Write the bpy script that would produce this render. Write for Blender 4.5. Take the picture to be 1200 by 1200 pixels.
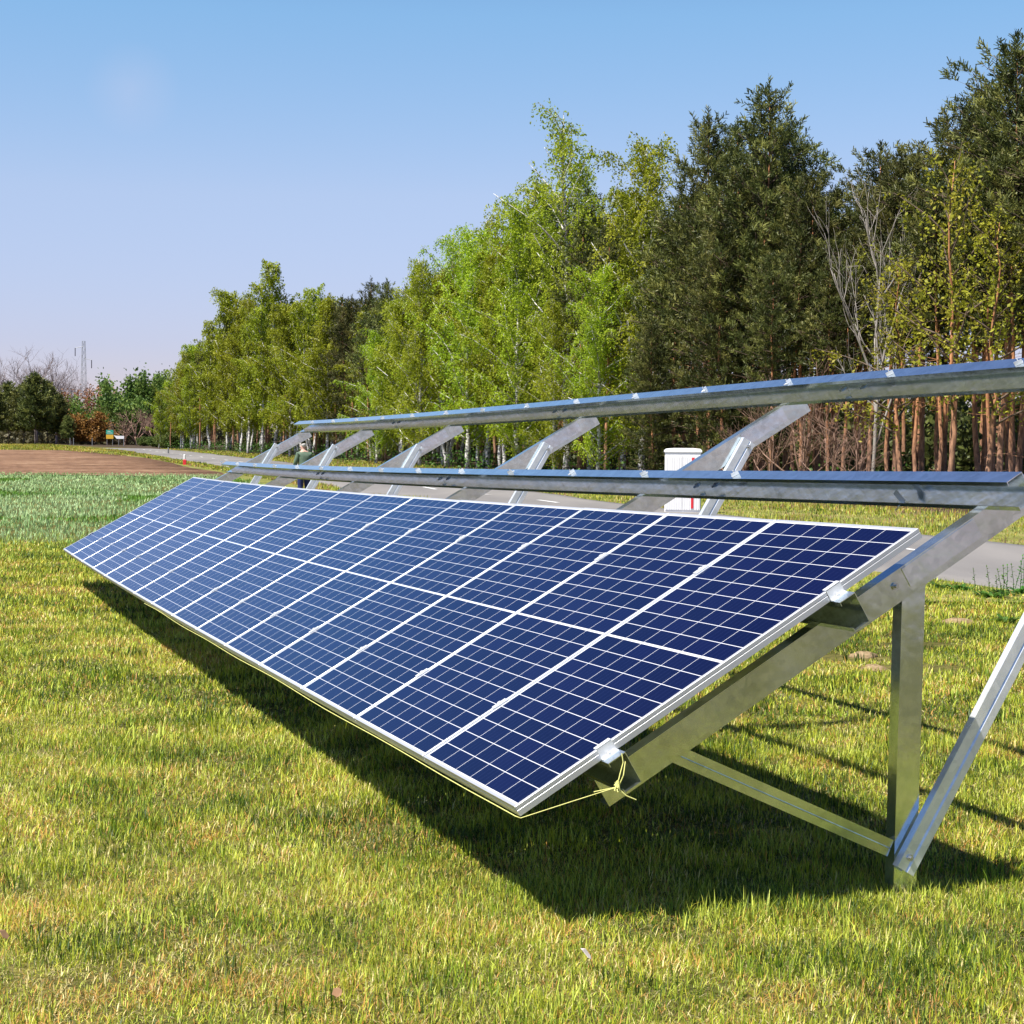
import bpy, math, random
import numpy as np
from mathutils import Vector, Matrix
random.seed(7); RNG = np.random.default_rng(7)
C = bpy.context.scene.collection
for o in list(bpy.data.objects): bpy.data.objects.remove(o)

# ------------------------------------------------------------------ camera, sky, sun, exposure
PITCH, ROLL, YAW, TILT = 0.0326, 0.0070, 0.3393, 0.5391
CAMH = 1.5
cp, sp = math.cos(PITCH), math.sin(PITCH)
FWD = np.array([0, cp, -sp]); R0 = np.array([1., 0, 0]); U0 = np.cross(R0, FWD)
RT = math.cos(ROLL)*R0 + math.sin(ROLL)*U0; UPV = -math.sin(ROLL)*R0 + math.cos(ROLL)*U0
cam = bpy.data.cameras.new('camera'); co = bpy.data.objects.new('camera', cam); C.objects.link(co)
cam.sensor_width = 36; cam.lens = 2065.2/1200*36; cam.clip_start = 0.1; cam.clip_end = 3000
co.matrix_world = Matrix(((RT[0], UPV[0], -FWD[0], 0), (RT[1], UPV[1], -FWD[1], 0), (RT[2], UPV[2], -FWD[2], CAMH), (0, 0, 0, 1)))
bpy.context.scene.camera = co
AX = np.array([-math.sin(YAW), math.cos(YAW), 0.])           # along the table, away from us
BX = np.array([math.cos(YAW), math.sin(YAW), 0.])            # horizontally towards its high side
BV = np.array([*(math.cos(TILT)*BX[:2]), math.sin(TILT)])    # up the slope
NV = np.array([*(-math.sin(TILT)*BX[:2]), math.cos(TILT)])   # panel normal
OR = np.array([0.0165, 5.4836, -1.1035+CAMH])
SUN = Vector((np.array([0, 0, 1.]) - .5*BX - .17*AX)).normalized()
EL = math.asin(SUN.z); AZ = math.atan2(SUN.x, SUN.y)
w = bpy.data.worlds.new('World'); bpy.context.scene.world = w; w.use_nodes = True
nt = w.node_tree; bg = nt.nodes['Background']
sky = nt.nodes.new('ShaderNodeTexSky'); sky.sky_type = 'NISHITA'; sky.sun_disc = False
sky.sun_elevation = EL; sky.sun_rotation = AZ; sky.air_density = 1.0; sky.dust_density = .35; sky.ozone_density = 3.2
tn = nt.nodes.new('ShaderNodeMixRGB'); tn.blend_type = 'MULTIPLY'; tn.inputs[0].default_value = 1; nt.links.new(sky.outputs[0], tn.inputs[1])
wt = nt.nodes.new('ShaderNodeTexCoord'); ws = nt.nodes.new('ShaderNodeSeparateXYZ'); nt.links.new(wt.outputs['Generated'], ws.inputs[0])
wr = nt.nodes.new('ShaderNodeValToRGB'); nt.links.new(ws.outputs[2], wr.inputs[0])
wst = ((0, (.70, .555, .715)), (.06, (.74, .625, .785)), (.143, (.96, .82, .86)), (.24, (.80, .94, .97)), (.45, (.30, .44, .66)), (1, (.20, .32, .58)))
wr.color_ramp.elements[1].position = 1
for p_, c_ in wst[1:-1]: wr.color_ramp.elements.new(p_)
for q, (p_, c_) in zip(list(wr.color_ramp.elements), wst): q.position = p_; q.color = (*c_, 1)
nt.links.new(wr.outputs[0], tn.inputs[2])
# a faint warm smudge blended into the sky colour high on the left
wv = nt.nodes.new('ShaderNodeVectorMath'); wv.operation = 'DISTANCE'; wd_ = Vector(RT*(-.215)+UPV*.24+FWD).normalized(); wv.inputs[1].default_value = wd_; nt.links.new(wt.outputs['Generated'], wv.inputs[0])
wn_ = nt.nodes.new('ShaderNodeTexNoise'); wn_.inputs['Scale'].default_value = 22; wn_.inputs['Detail'].default_value = 6; nt.links.new(wt.outputs['Generated'], wn_.inputs[0])
def wm(op, a, b):
    x = nt.nodes.new('ShaderNodeMath'); x.operation = op; x.use_clamp = True
    for i_, v_ in enumerate((a, b)):
        if isinstance(v_, (int, float)): x.inputs[i_].default_value = v_
        else: nt.links.new(v_, x.inputs[i_])
    return x.outputs[0]
fall = wm('SUBTRACT', 1.0, wm('DIVIDE', wv.outputs['Value'], .026)); wf = wm('MULTIPLY', wm('MULTIPLY', fall, wn_.outputs[0]), .24)
wx = nt.nodes.new('ShaderNodeMixRGB'); nt.links.new(wf, wx.inputs[0]); nt.links.new(tn.outputs[0], wx.inputs[1]); wx.inputs[2].default_value = (5.6, 4.6, 5.0, 1); tn = wx
nt.links.new(tn.outputs[0], bg.inputs[0]); bg.inputs[1].default_value = 0.092
sl = bpy.data.lights.new('sun', 'SUN'); sl.energy = 5.0; sl.angle = math.radians(.5); sl.color = (1, .95, .87)
so = bpy.data.objects.new('sun', sl); C.objects.link(so); so.location = (0, 0, 30); so.rotation_euler = SUN.to_track_quat('Z', 'Y').to_euler()
vs = bpy.context.scene.view_settings
vs.view_transform = 'Standard'; vs.look = 'None'; vs.exposure = 0.9; vs.gamma = 1; vs.use_curve_mapping = False

# ------------------------------------------------------------------ helpers
def tag(o, label=None, cat=None, group=None, kind=None):
    if label: o['label'] = label
    if cat: o['category'] = cat
    if group: o['group'] = group
    if kind: o['kind'] = kind
    return o
def empty(name, loc=(0, 0, 0), label=None, cat=None, group=None):
    o = bpy.data.objects.new(name, None); o.empty_display_size = .2; C.objects.link(o); o.location = loc
    return tag(o, label, cat, group)
def link(name, me, parent=None):
    o = bpy.data.objects.new(name, me); C.objects.link(o)
    if parent: o.parent = parent
    return o
class MB:                                                    # mesh collector
    def __init__(s): s.v = []; s.f = []
    def add(s, vs, fs):
        n = len(s.v); s.v += [tuple(map(float, p)) for p in vs]; s.f += [tuple(i+n for i in f) for f in fs]
    def box(s, lo, hi, M=None):
        vs = [(x, y, z) for x in (lo[0], hi[0]) for y in (lo[1], hi[1]) for z in (lo[2], hi[2])]
        if M is not None: vs = [M(p) for p in vs]
        s.add(vs, [(0, 1, 3, 2), (4, 6, 7, 5), (0, 4, 5, 1), (2, 3, 7, 6), (0, 2, 6, 4), (1, 5, 7, 3)])
    def sweep(s, rings, closed=True, cap=True):
        k = len(rings[0]); vs = [p for r in rings for p in r]; fs = []
        for i in range(len(rings)-1):
            for j in range(k):
                fs.append((i*k+j, i*k+(j+1) % k, (i+1)*k+(j+1) % k, (i+1)*k+j))
        if cap: fs += [tuple(range(k))[::-1], tuple((len(rings)-1)*k+j for j in range(k))]
        s.add(vs, fs)
    def tube(s, pts, rads, k=6):
        pts = [np.array(p, float) for p in pts]; rings = []
        ref = None
        for i, p in enumerate(pts):
            t = pts[min(i+1, len(pts)-1)]-pts[max(i-1, 0)]; t = t/(np.linalg.norm(t)+1e-9)
            if ref is None: ref = np.array([1., 0, 0]) if abs(t[0]) < .8 else np.array([0, 1., 0])
            x = ref-t*(ref@t); x /= np.linalg.norm(x)+1e-9; ref = x; y = np.cross(t, x)
            r = rads[i] if hasattr(rads, '__len__') else rads
            rings.append([p+r*(math.cos(a)*x+math.sin(a)*y) for a in np.arange(k)*2*math.pi/k])
        s.sweep(rings)
    def build(s, name, mat, parent=None, smooth=False, bevel=0):
        me = bpy.data.meshes.new(name); me.from_pydata(s.v, [], s.f); me.update()
        import bmesh
        bm = bmesh.new(); bm.from_mesh(me); bmesh.ops.recalc_face_normals(bm, faces=bm.faces)
        if bevel: bmesh.ops.bevel(bm, geom=bm.edges[:], offset=bevel, segments=1, affect='EDGES')
        bm.to_mesh(me); bm.free()
        me.materials.append(mat)
        if smooth: me.polygons.foreach_set('use_smooth', [True]*len(me.polygons))
        return link(name, me, parent)
def npmesh(name, V, F, mat, parent=None, col=None, smooth=False):   # V (n,3), F list of (m,k) arrays
    me = bpy.data.meshes.new(name); me.vertices.add(len(V)); me.vertices.foreach_set('co', V.astype(np.float32).ravel())
    idx = np.concatenate([f.ravel() for f in F]); tot = np.concatenate([np.full(len(f), f.shape[1]) for f in F])
    st = np.concatenate([[0], np.cumsum(tot)[:-1]])
    me.loops.add(len(idx)); me.loops.foreach_set('vertex_index', idx.astype(np.int32))
    me.polygons.add(len(tot)); me.polygons.foreach_set('loop_start', st.astype(np.int32)); me.polygons.foreach_set('loop_total', tot.astype(np.int32))
    me.update(calc_edges=True)
    if smooth: me.polygons.foreach_set('use_smooth', np.ones(len(tot), bool))
    if col is not None:
        a = me.color_attributes.new('tint', 'FLOAT_COLOR', 'POINT')
        a.data.foreach_set('color', np.concatenate([col, np.ones((len(col), 1))], 1).astype(np.float32).ravel())
    me.materials.append(mat)
    return link(name, me, parent) if parent is not False else me
_perm = RNG.random((8, 64, 64))
def vnoise(x, y, s, k=0):
    x = np.asarray(x, float)/s+17.3*k; y = np.asarray(y, float)/s+9.1*k; T = _perm[k % 8]
    xi = np.floor(x).astype(int); yi = np.floor(y).astype(int); fx = x-xi; fy = y-yi; fx = fx*fx*(3-2*fx); fy = fy*fy*(3-2*fy)
    g = lambda i, j: T[(xi+i) % 64, (yi+j) % 64]
    return (g(0, 0)*(1-fx)+g(1, 0)*fx)*(1-fy)+(g(0, 1)*(1-fx)+g(1, 1)*fx)*fy

# ------------------------------------------------------------------ materials
class NT:
    def __init__(s, name):
        s.m = bpy.data.materials.new(name); s.m.use_nodes = True; s.t = s.m.node_tree
        s.b = s.t.nodes['Principled BSDF']; s.out = s.t.nodes['Material Output']
    def n(s, typ, **kw):
        x = s.t.nodes.new('ShaderNode'+typ)
        for k, v in kw.items(): setattr(x, k, v)
        return x
    def l(s, a, b): s.t.links.new(a, b)
    def mth(s, op, a, b=None, c=None):
        x = s.n('Math', operation=op)
        for i, v in enumerate((a, b, c)):
            if v is None: continue
            if isinstance(v, (int, float)): x.inputs[i].default_value = v
            else: s.l(v, x.inputs[i])
        return x.outputs[0]
    def noise(s, scale, detail=4, coord='Object', rough=.55, sc=None):
        tc = s.n('TexCoord'); x = s.n('TexNoise'); x.inputs['Scale'].default_value = scale; x.inputs['Detail'].default_value = detail; x.inputs['Roughness'].default_value = rough
        if sc:
            mp = s.n('Mapping'); mp.inputs['Scale'].default_value = sc; s.l(tc.outputs[coord], mp.inputs[0]); s.l(mp.outputs[0], x.inputs[0])
        else: s.l(tc.outputs[coord], x.inputs[0])
        return x.outputs[0]
    def ramp(s, f, stops):
        x = s.n('ValToRGB'); e = x.color_ramp.elements
        while len(e) < len(stops): e.new(.5)
        for q, (p, c) in zip(e, stops): q.position = p; q.color = (*c, 1) if len(c) == 3 else c
        s.l(f, x.inputs[0]); return x.outputs[0]
    def mix(s, f, a, b):
        x = s.n('MixRGB')
        for i, v in enumerate((f, a, b)):
            if isinstance(v, (int, float)): x.inputs[i].default_value = v
            elif isinstance(v, tuple): x.inputs[i].default_value = (*v, 1)
            else: s.l(v, x.inputs[i])
        return x.outputs[0]
    def set(s, **kw):
        for k, v in kw.items():
            i = s.b.inputs[k.replace('_', ' ')]
            if isinstance(v, tuple) and len(v) == 3: i.default_value = (*v, 1)
            elif isinstance(v, (int, float)): i.default_value = v
            else: s.l(v, i)
        return s
    def bump(s, h, d=.01, st=1):
        x = s.n('Bump'); x.inputs['Distance'].default_value = d; x.inputs['Strength'].default_value = st; s.l(h, x.inputs['Height']); s.l(x.outputs[0], s.b.inputs['Normal']); return s
def simple(name, col, rough=.6, metal=0., var=.15, scale=8):
    t = NT(name); n = t.noise(scale); d = tuple(c*(1-var) for c in col); u = tuple(min(1, c*(1+var)) for c in col)
    t.set(Base_Color=t.ramp(n, [(.3, d), (.7, u)]), Roughness=rough, Metallic=metal); return t.m
def galv(name, lo, hi, r0=.28, r1=.5, metal=.85):
    t = NT(name); tc = t.n('TexCoord'); v = t.n('TexVoronoi'); v.inputs['Scale'].default_value = 38; t.l(tc.outputs['Object'], v.inputs[0])
    n = t.noise(7, 5); n3 = t.noise(1.1, 3, sc=(1, 1, 6)); f = t.mth('ADD', t.mth('ADD', t.mth('MULTIPLY', n, .5), t.mth('MULTIPLY', v.outputs['Color'], .25)), t.mth('MULTIPLY', n3, .25))
    t.set(Base_Color=t.ramp(f, [(.30, tuple(c*.88 for c in lo)), (.62, hi)]), Metallic=metal, Roughness=t.mth('ADD', t.mth('MULTIPLY', t.noise(5, 3), r1-r0), r0))
    t.bump(t.noise(6, 3), .012, .16); return t.m
M = {}
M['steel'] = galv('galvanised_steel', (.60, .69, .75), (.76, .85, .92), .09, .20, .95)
M['steel_bright'] = galv('bright_galvanised_steel', (.78, .82, .86), (.9, .93, .95), .2, .4, .5)
M['steel_dull'] = galv('dull_galvanised_steel', (.56, .63, .62), (.72, .80, .79), .10, .24, .93)
M['alu'] = simple('anodised_aluminium', (.60, .61, .63), .42, .6, .04)
M['bolt'] = simple('zinc_bolt', (.6, .6, .58), .3, .9)
M['clamp'] = simple('bright_clamp_aluminium', (.74, .75, .75), .4, .35, .05)
M['backsheet'] = simple('white_backsheet', (.75, .75, .74), .6, 0, .03)
M['black'] = simple('black_plastic', (.02, .02, .02), .5)
M['string'] = simple('yellow_twine', (.70, .68, .22), .8, 0, .1, 40)
# solar cells
t = NT('solar_cells'); tc = t.n('TexCoord'); sx = t.n('SeparateXYZ'); t.l(tc.outputs['Object'], sx.inputs[0])
X, Y = sx.outputs[0], sx.outputs[1]
PX, PY, MG = .1628, .0820, .0045
def lines(c, pitch, half):      # 1 on the line between cells
    f = t.mth('FRACT', t.mth('ADD', t.mth('DIVIDE', c, pitch), 100.0)); d = t.mth('MULTIPLY', t.mth('SUBTRACT', .5, t.mth('ABSOLUTE', t.mth('SUBTRACT', f, .5))), pitch)
    return t.mth('LESS_THAN', d, half)
aY = t.mth('SUBTRACT', t.mth('ABSOLUTE', Y), MG); aX = t.mth('ABSOLUTE', X)
lx = lines(X, PX, .0014); ly = lines(aY, PY, .0014)
mid = t.mth('LESS_THAN', aY, 0); ex = t.mth('GREATER_THAN', aX, PX*3-.001); ey = t.mth('GREATER_THAN', aY, PY*10-.001)
white = t.mth('MAXIMUM', t.mth('MAXIMUM', lx, ly), t.mth('MAXIMUM', mid, t.mth('MAXIMUM', ex, ey)))
bus = lines(t.mth('ADD', X, PX/10), PX/5, .0006)
wn = t.n('TexWhiteNoise'); cb = t.n('CombineXYZ'); oi = t.n('ObjectInfo')
t.l(t.mth('FLOOR', t.mth('DIVIDE', X, PX)), cb.inputs[0]); t.l(t.mth('FLOOR', t.mth('DIVIDE', Y, PY)), cb.inputs[1]); t.l(oi.outputs['Random'], cb.inputs[2]); t.l(cb.outputs[0], wn.inputs[0])
cell = t.ramp(wn.outputs[0], [(0, (.0016, .0016, .016)), (1, (.0028, .0026, .024))])
cell = t.mix(bus, cell, (.016, .022, .075)); colr = t.mix(white, cell, (.62, .63, .65))
dust = t.noise(2.5, 8, sc=(1, 1, 1)); colr = t.mix(t.mth('MULTIPLY', t.mth('POWER', dust, 2), .006), colr, (.5, .48, .42))
t.set(Base_Color=colr, Roughness=.10, IOR=1.27)
t.b.inputs['Specular IOR Level'].default_value = 0
gl = t.n('BsdfGlossy'); gl.inputs['Color'].default_value = (.55, .72, 1, 1); gl.inputs['Roughness'].default_value = .07; fr = t.n('Fresnel'); fr.inputs['IOR'].default_value = 1.33      # blue anti-reflection coating
mx = t.n('MixShader'); t.l(fr.outputs[0], mx.inputs[0]); t.l(t.b.outputs[0], mx.inputs[1]); t.l(gl.outputs[0], mx.inputs[2]); t.l(mx.outputs[0], t.out.inputs[0])
M['cells'] = t.m
# foliage
def leafmat(name, a, b, c, trans=.35, rough=.55, vary=.25):
    t = NT(name); at = t.n('Attribute', attribute_name='tint'); sp_ = t.n('SeparateColor'); t.l(at.outputs['Color'], sp_.inputs[0])
    col = t.ramp(sp_.outputs[0], [(0, a), (.55, b), (1, c)])
    oi = t.n('ObjectInfo'); hs = t.n('HueSaturation'); t.l(col, hs.inputs['Color'])
    t.l(t.mth('ADD', t.mth('MULTIPLY', oi.outputs['Random'], .04), .48), hs.inputs['Hue']); t.l(t.mth('ADD', t.mth('MULTIPLY', oi.outputs['Random'], vary*2), 1-vary), hs.inputs['Value'])
    t.set(Base_Color=hs.outputs[0], Roughness=rough); t.b.inputs['Specular IOR Level'].default_value = .25
    tr = t.n('BsdfTranslucent'); t.l(hs.outputs[0], tr.inputs[0]); mx = t.n('MixShader'); mx.inputs[0].default_value = trans
    t.l(t.b.outputs[0], mx.inputs[1]); t.l(tr.outputs[0], mx.inputs[2]); t.l(mx.outputs[0], t.out.inputs[0]); return t.m
M['birch_leaf'] = leafmat('birch_leaves', (.17, .25, .012), (.35, .45, .02), (.54, .60, .06), .47)
M['birch_far'] = leafmat('olive_birch_leaves', (.15, .19, .010), (.29, .34, .016), (.43, .46, .04), .45)
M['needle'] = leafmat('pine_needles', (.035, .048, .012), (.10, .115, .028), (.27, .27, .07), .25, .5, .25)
M['yellow_leaf'] = leafmat('young_yellow_leaves', (.22, .25, .02), (.36, .38, .03), (.5, .46, .06), .4)
M['orange_leaf'] = leafmat('orange_spring_leaves', (.22, .12, .03), (.34, .20, .035), (.42, .27, .05), .3)
M['rust_leaf'] = leafmat('rusty_red_leaves', (.20, .09, .05), (.30, .14, .07), (.36, .2, .1), .3)
M['green_leaf'] = leafmat('fresh_green_leaves', (.06, .10, .02), (.11, .17, .03), (.2, .24, .05), .35)
M['twig'] = simple('brown_twigs', (.22, .13, .09), .8, 0, .3, 3)
M['twig_grey'] = simple('grey_bare_twigs', (.19, .15, .15), .8, 0, .2, 3)
M['weed'] = leafmat('weed_leaves', (.03, .09, .015), (.07, .16, .02), (.13, .24, .04), .3)
def blademat(name, tr=.28):
    t = NT(name); at = t.n('Attribute', attribute_name='tint'); t.set(Base_Color=at.outputs['Color'], Roughness=.5); t.b.inputs['Specular IOR Level'].default_value = .3
    x = t.n('BsdfTranslucent'); t.l(at.outputs['Color'], x.inputs[0]); mx = t.n('MixShader'); mx.inputs[0].default_value = tr
    t.l(t.b.outputs[0], mx.inputs[1]); t.l(x.outputs[0], mx.inputs[2]); t.l(mx.outputs[0], t.out.inputs[0]); return t.m
M['blade'] = blademat('grass_blades')
# bark
t = NT('birch_bark'); n1 = t.noise(1.6, 5, sc=(3, 3, 9)); n2 = t.noise(.9, 4)
c = t.ramp(n1, [(.40, (.04, .035, .03)), (.50, (.72, .69, .64))]); t.set(Base_Color=t.mix(t.ramp(n2, [(.52, (0, 0, 0)), (.62, (.8, .8, .8))]), c, (.16, .13, .11)), Roughness=.7); M['birch_bark'] = t.m
t = NT('pine_bark'); n1 = t.noise(6, 6, sc=(2, 2, .6)); tc = t.n('TexCoord'); s_ = t.n('SeparateXYZ'); t.l(tc.outputs['Object'], s_.inputs[0])
lo = t.ramp(n1, [(.35, (.12, .065, .042)), (.65, (.42, .24, .16))]); hi = t.ramp(n1, [(.35, (.27, .11, .045)), (.65, (.58, .27, .12))])
h = t.mth('ADD', t.mth('MULTIPLY', s_.outputs[2], .22), t.mth('MULTIPLY', n1, .3)); t.set(Base_Color=t.mix(t.ramp(h, [(.3, (0, 0, 0)), (1, (1, 1, 1))]), lo, hi), Roughness=.85); t.bump(n1, .03, .5); M['pine_bark'] = t.m
M['dead_wood'] = simple('bleached_dead_wood', (.27, .24, .21), .8, 0, .3, 4)
M['limb'] = simple('dark_brown_limbs', (.11, .075, .05), .85, 0, .3, 3)  # own dark brown of pine and oak branches, varied at random
M['dark_bark'] = simple('dark_brown_bark', (.10, .07, .05), .85, 0, .3, 5)
# ground cover
def groundmat(name, stops, sc1, sc2, bump=.02, wav=None):
    t = NT(name); a = t.noise(sc1, 8, 'Object', .65); b = t.noise(sc2, 6, 'Object', .6)
    f = t.mth('ADD', t.mth('MULTIPLY', a, .55), t.mth('MULTIPLY', b, .45)); t.set(Base_Color=t.ramp(f, stops), Roughness=.95); t.b.inputs['Specular IOR Level'].default_value = .1; t.bump(a, bump, .8); return t.m
M['soil_turf'] = groundmat('turf_base', [(.38, (.04, .034, .012)), (.48, (.08, .075, .02)), (.58, (.15, .13, .035)), (.66, (.24, .17, .08))], 26, 1.3)
M['field'] = groundmat('ploughed_soil', [(.40, (.09, .052, .03)), (.5, (.18, .10, .06)), (.60, (.28, .18, .11))], 2.2, .3, .12)
M['sand'] = groundmat('dry_sandy_soil', [(.40, (.15, .10, .05)), (.5, (.24, .17, .09)), (.60, (.33, .24, .14))], 30, 4, .02)
M['verge'] = groundmat('verge_turf', [(.38, (.08, .075, .025)), (.5, (.17, .18, .04)), (.62, (.26, .22, .09))], 8, .7)
M['floor'] = groundmat('forest_floor', [(.4, (.03, .022, .014)), (.6, (.085, .06, .035))], 4, .6)
t = NT('asphalt'); a = t.noise(60, 6); b = t.noise(.5, 4, sc=(1, .25, 1)); t.set(Base_Color=t.ramp(t.mth('ADD', t.mth('MULTIPLY', a, .35), t.mth('MULTIPLY', b, .65)), [(.35, (.125, .118, .112)), (.65, (.215, .20, .185))]), Roughness=.85); t.bump(a, .004, .6); M['asphalt'] = t.m
M['paint'] = simple('road_paint', (.7, .7, .68), .6, 0, .15, 6)

# ------------------------------------------------------------------ ground
def sm(a, b, x): k = np.clip((x-a)/(b-a), 0, 1); return k*k*(3-2*k)
def gz(x, y):
    x = np.asarray(x, float); y = np.asarray(y, float)
    r = np.where(y < 20, 0, .0125*(y-20)) - np.where(y > 150, .005*(y-150), 0) - np.where(y > 285, .012*(y-285), 0)
    k = np.clip((y-12)/16, 0, 1); r = np.where(y < 28, .1*k**3, r)
    r = r-.07*np.exp(-((x+3.5)**2/30+(y-16)**2/22))
    r = r-.055*np.exp(-((x-1.75)**2/.9+(y-6.3)**2/1.6))
    r = r-.33*np.exp(-((x+6.3)**2+(y-52)**2)/14)
    r = r+.035*(vnoise(x, y, 2.3, 1)-.5)*np.where(y > 6, 1, .5)
    return r
def g1(x, y): return float(gz(x, y))
def road_c(y): return 13.91-.3*y
RN = 1/math.hypot(1, .3)
def road_s(x, y): return (x-road_c(y))*RN        # signed metres to the right of the centre line
def edge_x(y): return -18-.347*(y-125)           # forest edge
def at(px, D): return ((px-600)/2065.*D, D)
ys = np.concatenate([np.arange(-6, 30, .5), np.arange(30, 90, 1.5), np.arange(90, 340, 5), np.arange(340, 1200, 60)]); xs = np.concatenate([np.arange(-400, -60, 20), np.arange(-60, -12, 2), np.arange(-12, 14, .5), np.arange(14, 60, 2), np.arange(60, 401, 20)])
XX, YY = np.meshgrid(xs, ys); V = np.stack([XX, YY, gz(XX, YY)], -1).reshape(-1, 3)
nx, ny = len(xs), len(ys); I = np.arange(nx*ny).reshape(ny, nx); F = np.stack([I[:-1, :-1], I[:-1, 1:], I[1:, 1:], I[1:, :-1]], -1).reshape(-1, 4)
tag(npmesh('ground', V, [F], M['soil_turf'], smooth=True), kind='structure')
def strip(name, xl, xr, y0, y1, mat, lift, nx=12, dy=1.5, kind='structure'):
    yy = np.arange(y0, y1+dy*.5, dy); k = np.linspace(0, 1, nx)
    L = np.array([xl(y) for y in yy]); Rr = np.array([xr(y) for y in yy])
    X_ = L[:, None]+(Rr-L)[:, None]*k; X_ = np.concatenate([X_[:, :1]-.06, X_, X_[:, -1:]+.06], 1); nx += 2; Y_ = np.repeat(yy[:, None], nx, 1); Z_ = gz(X_, Y_)+lift; Z_[:, 0] -= lift+.12; Z_[:, -1] -= lift+.12; V = np.stack([X_, Y_, Z_], -1).reshape(-1, 3)
    I = np.arange(len(yy)*nx).reshape(len(yy), nx); F = np.stack([I[:-1, :-1], I[:-1, 1:], I[1:, 1:], I[1:, :-1]], -1).reshape(-1, 4)
    return tag(npmesh(name, V, [F], mat, smooth=True), kind=kind)
HW = 2.4/RN
def road_r(y): return road_c(y)+HW-1.15*np.exp(-((y-41)/10)**2)
wob = lambda y, k: .25*(vnoise(y, 0, 3.1, k)-.5)+.12*(vnoise(y, 0, .9, k)-.5)
strip('forest_floor', lambda y: edge_x(y)-1.2+2*(vnoise(y, 0, 4, 3)-.5), lambda y: edge_x(y)+45, -6, 330, M['floor'], .035, 24)
strip('verge', lambda y: road_c(y)-HW-2.4, lambda y: edge_x(y)-.4, 18, 168, M['verge'], .018, 24)
strip('field', lambda y: -300+0*y, lambda y: road_c(y)-HW-1.0-1.3*vnoise(y, 0, 7, 2)-max(0, (y-120))*.1, 66.5, 146, M['field'], .03, 90)
def road_l(y): return road_c(y)-HW+wob(y, 4)
strip('road', road_l, lambda y: road_r(y)+wob(y, 5), -6, 172, M['asphalt'], .055, 14, 1.5)
mb = MB()
for k in range(-2, 24):
    y0 = 26.0-.6+6*k*.96
    for q in range(2):
        ya, yb = y0+q*.75, y0+(q+1)*.75-(0 if q else 0)
        f = lambda y, s: (road_c(y)+s*.06, y, g1(road_c(y), y)+.0605)
        mb.add([f(ya, -1), f(ya, 1), f(yb, 1), f(yb, -1)], [(0, 1, 2, 3)])
tag(mb.build('centre_line_dashes', M['paint']), kind='structure')

# ------------------------------------------------------------------ grass
def blades(x, y, h, wd, lean, az, col, z=None, curve=.5):
    n = len(x); z = gz(x, y) if z is None else z
    dx, dy = np.cos(az), np.sin(az); sx_, sy_ = -dy*wd/2, dx*wd/2
    b = np.stack([x, y, z-.005], 1); D = np.stack([dx, dy, 0*dx], 1); S = np.stack([sx_, sy_, 0*sx_], 1); Z = np.array([0, 0, 1.])
    l1 = lean*(1-curve*.5); l2 = np.minimum(lean*(1+curve*.5), 1.62)
    m = b+(h*.55*np.sin(l1))[:, None]*D+(h*.55*np.cos(l1))[:, None]*Z
    tp = m+(h*.45*np.sin(l2))[:, None]*D+(h*.45*np.cos(l2))[:, None]*Z
    V = np.stack([b-S, b+S, m-S*.75, m+S*.75, tp], 1).reshape(-1, 3)
    i = np.arange(n)[:, None]*5
    return V, i+np.array([[0, 1, 3, 2]]), i+np.array([[2, 3, 4]]), np.repeat(col, 5, 0)
def joinb(parts, name, mat):
    o = 0; Vs, Q, T, Cc = [], [], [], []
    for V, q, t3, c in parts: Vs.append(V); Q.append(q+o); T.append(t3+o); Cc.append(c); o += len(V)
    return npmesh(name, np.concatenate(Vs), [np.concatenate(Q), np.concatenate(T)], mat, col=np.concatenate(Cc))
PAL = np.array([(.16, .25, .012), (.38, .42, .025), (.55, .50, .06), (.78, .66, .28), (.52, .28, .07), (.045, .09, .010), (.52, .59, .085)])
def pick(x, y, n):
    a = vnoise(x, y, .33, 2)+.6*(vnoise(x, y, 1.3, 3)-.5); b = vnoise(x, y, .16, 4)
    r = RNG.random(n); g = r*.97+(a-.5)*.85+(vnoise(x, y, 3.1, 5)-.5)*.25-.03
    i = np.select([g < .10, g < .30, g < .58, g < .78, g < .92, g < 1.04], [5, 0, 1, 6, 2, 3], 4)
    i = np.where((RNG.random(n) < .13*(vnoise(x, y, .21, 6) > .45)), 4, i)
    c = PAL[i]*(.75+.5*RNG.random((n, 1)))*(.85+.3*b[:, None])
    return c, i
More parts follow.
